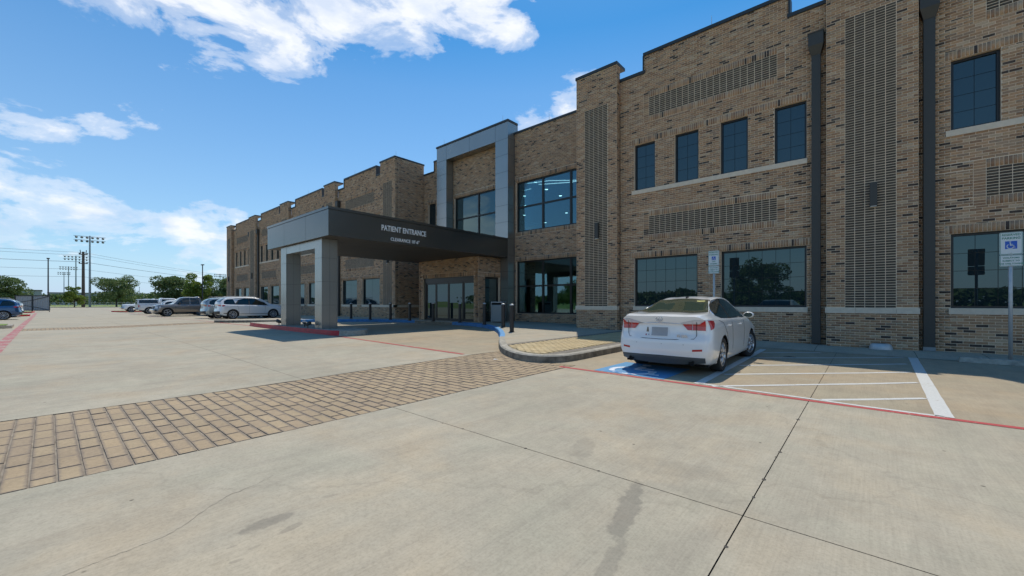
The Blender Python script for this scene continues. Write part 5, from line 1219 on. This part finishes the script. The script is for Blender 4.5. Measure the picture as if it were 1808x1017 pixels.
for z in (15.6, 12.9):
    MB().box(-.9, .9, -.1, .1, z, z+.22).build('crossarm', M['pole_wood'], up)
    for xx in (-.8, .8): MB().tube([(xx, -.6, z+.35), (xx, .6, z+.35)], .16, 8).build('insulator', M['dark_pole'], up)
for xx in (-.5, .5): MB().tube([(xx, 0, 15.8), (xx*1.3, 0, 17)], .10, 6).build('insulator', M['dark_pole'], up)
wires = [(16.2, 12.8), (15.4, 12.3), (13.4, 11.2), (11.2, 9.9), (9.0, 8.3)]
for k, (z0, z1) in enumerate(wires):
    lb = ['topmost power line on the utility pole', 'second power line from the top', 'thick middle power line bundle', 'fourth power line from the top', 'lowest line on the utility pole'][k]
    e1 = Vector((-245, 85, z1+.8)); e0 = Vector((ux, uy, z0)); e2 = Vector((-165, -60, z0+.3))
    pts = [e1+(e0-e1)*t-Vector((0, 0, 5.0*t*(1-t))) for t in np.linspace(0, 1, 16)]+[e0+(e2-e0)*t-Vector((0, 0, 3.0*t*(1-t))) for t in np.linspace(0, 1, 12)][1:]
    tag(MB().tube(pts, .05 if k == 2 else .032, 5).build('power_line', M['wire']), lb, 'power line', 'power lines')
fe = thing('chainlink_fence', 'low pale fence across the far grass beyond the lot', 'fence')
for i in range(38): MB().tube([(-205-i*.6, -40+i*3.2, -.1), (-205-i*.6, -40+i*3.2, 1.5)], .05, 5).build('post', M['galv'], fe)
for zz in (.25, .8, 1.45): MB().tube([(-205, -40, zz-.08), (-227.2, 78.4, zz-.08)], .02, 5).build('rail', M['galv'], fe)
# far curb and street beyond the lot
tag(MB().box(-176.6, -176.1, -60, 60, -.12, .05).build('kerb', M['kerb']), kind='structure')
tag(sheet('street', -240, -228, -300, 300, M['conc'], -.09, 60), kind='structure')
for (x, y, w, d, h, lb) in [(-300, -22, 20, 40, 7, 'low grey building far behind the left trees'), (-420, 30, 30, 60, 8, 'pale long building on the horizon')]:
    fb = thing('far_building', lb, 'building', (x, y, -.1)); MB().box(-w/2, w/2, -d/2, d/2, 0, h).build('wall', M['corr'], fb); MB().box(-w/2-.3, w/2+.3, -d/2-.3, d/2+.3, h, h+.4).build('roof', M['spout'], fb)
    for i in range(5): MB().box(w/2, w/2+.05, -d/2+3+i*(d-6)/5, -d/2+5+i*(d-6)/5, 1, 3.2).build('window', M['glass'], fb)

# ------------------------------------------------------------------ trees
def crown_mesh(name, seed, W, H, n, leaf, m, dome=True, clumps=26):
    r_ = np.random.default_rng(seed); V = []; T = []
    cl = []
    for k in range(clumps):
        a = r_.uniform(0, 2*math.pi); q = math.sqrt(r_.uniform(0.02, 1)); zz = r_.uniform(-.44, .36)
        if dome: rr = q*W*.40*math.sqrt(max(.05, 1-(max(0, zz)/.62)**2))
        else: rr = q*W*.34*(1.1-abs(zz))
        cl.append((rr*math.cos(a), rr*math.sin(a), H*zz, r_.uniform(.17, .30)*W*.66, r_.uniform(0, 1)))
    pts = np.zeros((n, 3)); tn = np.zeros(n)
    for i in range(n):
        c = cl[r_.integers(clumps)]; d = r_.normal(size=3); d /= np.linalg.norm(d); q = r_.uniform(.45, 1)**.6
        pts[i] = (c[0]+d[0]*c[3]*q, c[1]+d[1]*c[3]*q, c[2]+d[2]*c[3]*q*.75); tn[i] = min(1, max(0, c[4]*.55+r_.uniform(0, .45)))
    a = r_.normal(size=(n, 3)); a /= np.linalg.norm(a, axis=1)[:, None]; b = np.cross(a, r_.normal(size=(n, 3))); b /= np.linalg.norm(b, axis=1)[:, None]
    s = (leaf*r_.uniform(.6, 1.4, n))[:, None]; a *= s; b *= s*.6
    V = np.stack([pts-a, pts+b, pts+a, pts-b], 1)
    me = bpy.data.meshes.new(name); me.vertices.add(n*4); me.vertices.foreach_set('co', V.reshape(-1)); me.loops.add(n*4); me.loops.foreach_set('vertex_index', np.arange(n*4, dtype=np.int32)); me.polygons.add(n); me.polygons.foreach_set('loop_start', np.arange(n, dtype=np.int32)*4); me.update(calc_edges=True)
    at_ = me.attributes.new('tint', 'FLOAT', 'FACE'); at_.data.foreach_set('value', tn); me.materials.append(m); return me
def trunk_mesh(seed, h, W, spread):
    r_ = random.Random(seed); mb = MB(); mb.tube([(0, 0, -.1), (.03, .02, h*.5), (.0, .05, h)], [.24, .18, .15], 8)
    for k in range(8):
        a = k*2*math.pi/8+r_.uniform(-.3, .3); e = W*.33*r_.uniform(.7, 1.1); z1 = h+spread*r_.uniform(.3, .9)
        mb.tube([(0, .03, h*.85), (math.cos(a)*e*.45, math.sin(a)*e*.45, h+(z1-h)*.45), (math.cos(a)*e, math.sin(a)*e, z1)], [.11, .07, .03], 6)
    return mb.mesh('trunk', M['bark'])
CM = [crown_mesh('crown', 3, 11.5, 8.5, 11000, .21, M['leaf_dark'], clumps=34), crown_mesh('crown', 5, 10.5, 7.5, 11000, .22, M['leaf_dark'], clumps=30), crown_mesh('crown', 8, 7.4, 8.0, 9000, .20, M['leaf_light'], True, 26), crown_mesh('crown', 12, 9, 6.5, 10000, .20, M['leaf_dark'], False, 34)]
TM = [trunk_mesh(3, 3.2, 11.5, 4), trunk_mesh(5, 2.4, 10.5, 4), trunk_mesh(8, 2.6, 8, 4), trunk_mesh(12, 1.4, 9, 3)]
CH = [6.6, 5.4, 5.6, 4.2]
def tree(x, y, v, s, label, group=None, rz=0):
    t = thing('tree', label, 'tree', (x, y, -.09), rz, group); t.scale = (s, s, s)
    o = link(bpy.data.objects.new('trunk', TM[v]), t); o = link(bpy.data.objects.new('crown', CM[v]), t); o.location = (0, 0, CH[v])
def P2(x, d): u = (x-904)/715.; return d*(-.6574+.7535*u), d*(.7535+.6574*u)
TG = 'trees along the far edge of the lot'
tree(-179.0, 14.3, 0, .98, 'large dome-crowned oak standing alone right of the tall floodlight', TG, .4)
tree(-183.0, -8.5, 1, 1.02, 'wide dark oak behind the corrugated gate', TG, 1.1)
tree(-186.0, -28.0, 2, .78, 'small bright tree at the left picture edge', TG, 2)
tree(-171.0, 5.0, 2, .66, 'young light-green tree in front of the utility pole', TG, .8)
tree(-150.5, 23.5, 3, 1.25, 'dense rounded tree behind the white trucks', TG, .2)
tree(-127.5, 25.3, 2, .95, 'yellow-green slender tree behind the grey pickup', TG, 1.9)
tree(-140.0, 33.0, 1, 1.0, 'dark oak right of the yellow-green tree', TG, 3)
tree(-118.5, 37.5, 1, .92, 'dark oak nearest the building corner', TG, 5)
tree(-108.5, 33.2, 2, .74, 'bright green tree in front of the oak by the building corner', TG, 4)
tree(-124.0, 33.5, 3, .95, 'low dark tree between the lot trees', TG, 2.2)
tree(-152, 50, 1, 1.0, 'dark oak glimpsed beside the building wall', TG, 2.2)
RGp = 'trees across the lot mirrored in the windows'
tree(-13.2, -46, 0, .80, 'large oak mirrored in the wide right-hand window', RGp, 1); tree(-58, -60, 1, .8, 'oak mirrored in the entrance doors', RGp, 2); tree(-52, -52, 0, .7, 'oak mirrored in the left wing windows', RGp, 3)
tree(-2, -60, 1, .5, 'small oak mirrored near the right pilaster', RGp, 4); tree(6, -48, 3, .7, 'low tree mirrored in the far right window', RGp, 5)
def far_wood(name, seed, x0, y0, x1, y1, h, n, leaf=.7):
    r_ = np.random.default_rng(seed); t = r_.uniform(0, 1, n); nn = np.interp(t, np.linspace(0, 1, 40), r_.uniform(.55, 1.05, 40))
    pts = np.stack([x0+(x1-x0)*t+r_.normal(0, 2.5, n), y0+(y1-y0)*t+r_.normal(0, 2.5, n), h*nn*np.sqrt(r_.uniform(0, 1, n))], 1)
    a = r_.normal(size=(n, 3)); a /= np.linalg.norm(a, axis=1)[:, None]; b = np.cross(a, r_.normal(size=(n, 3))); b /= np.linalg.norm(b, axis=1)[:, None]; a *= leaf; b *= leaf*.6
    V = np.stack([pts-a, pts+b, pts+a, pts-b], 1); me = bpy.data.meshes.new(name); me.vertices.add(n*4); me.vertices.foreach_set('co', V.reshape(-1)); me.loops.add(n*4); me.loops.foreach_set('vertex_index', np.arange(n*4, dtype=np.int32)); me.polygons.add(n); me.polygons.foreach_set('loop_start', np.arange(n, dtype=np.int32)*4); me.update(calc_edges=True)
    at_ = me.attributes.new('tint', 'FLOAT', 'FACE'); at_.data.foreach_set('value', r_.uniform(0, .7, n)); me.materials.append(M['leaf_dark']); tag(link(bpy.data.objects.new(name, me)), kind='stuff')
far_wood('treeline', 21, -330, -110, -330, 190, 7.5, 16000); far_wood('treeline', 22, -130, -95, 80, -95, 5.0, 12000)
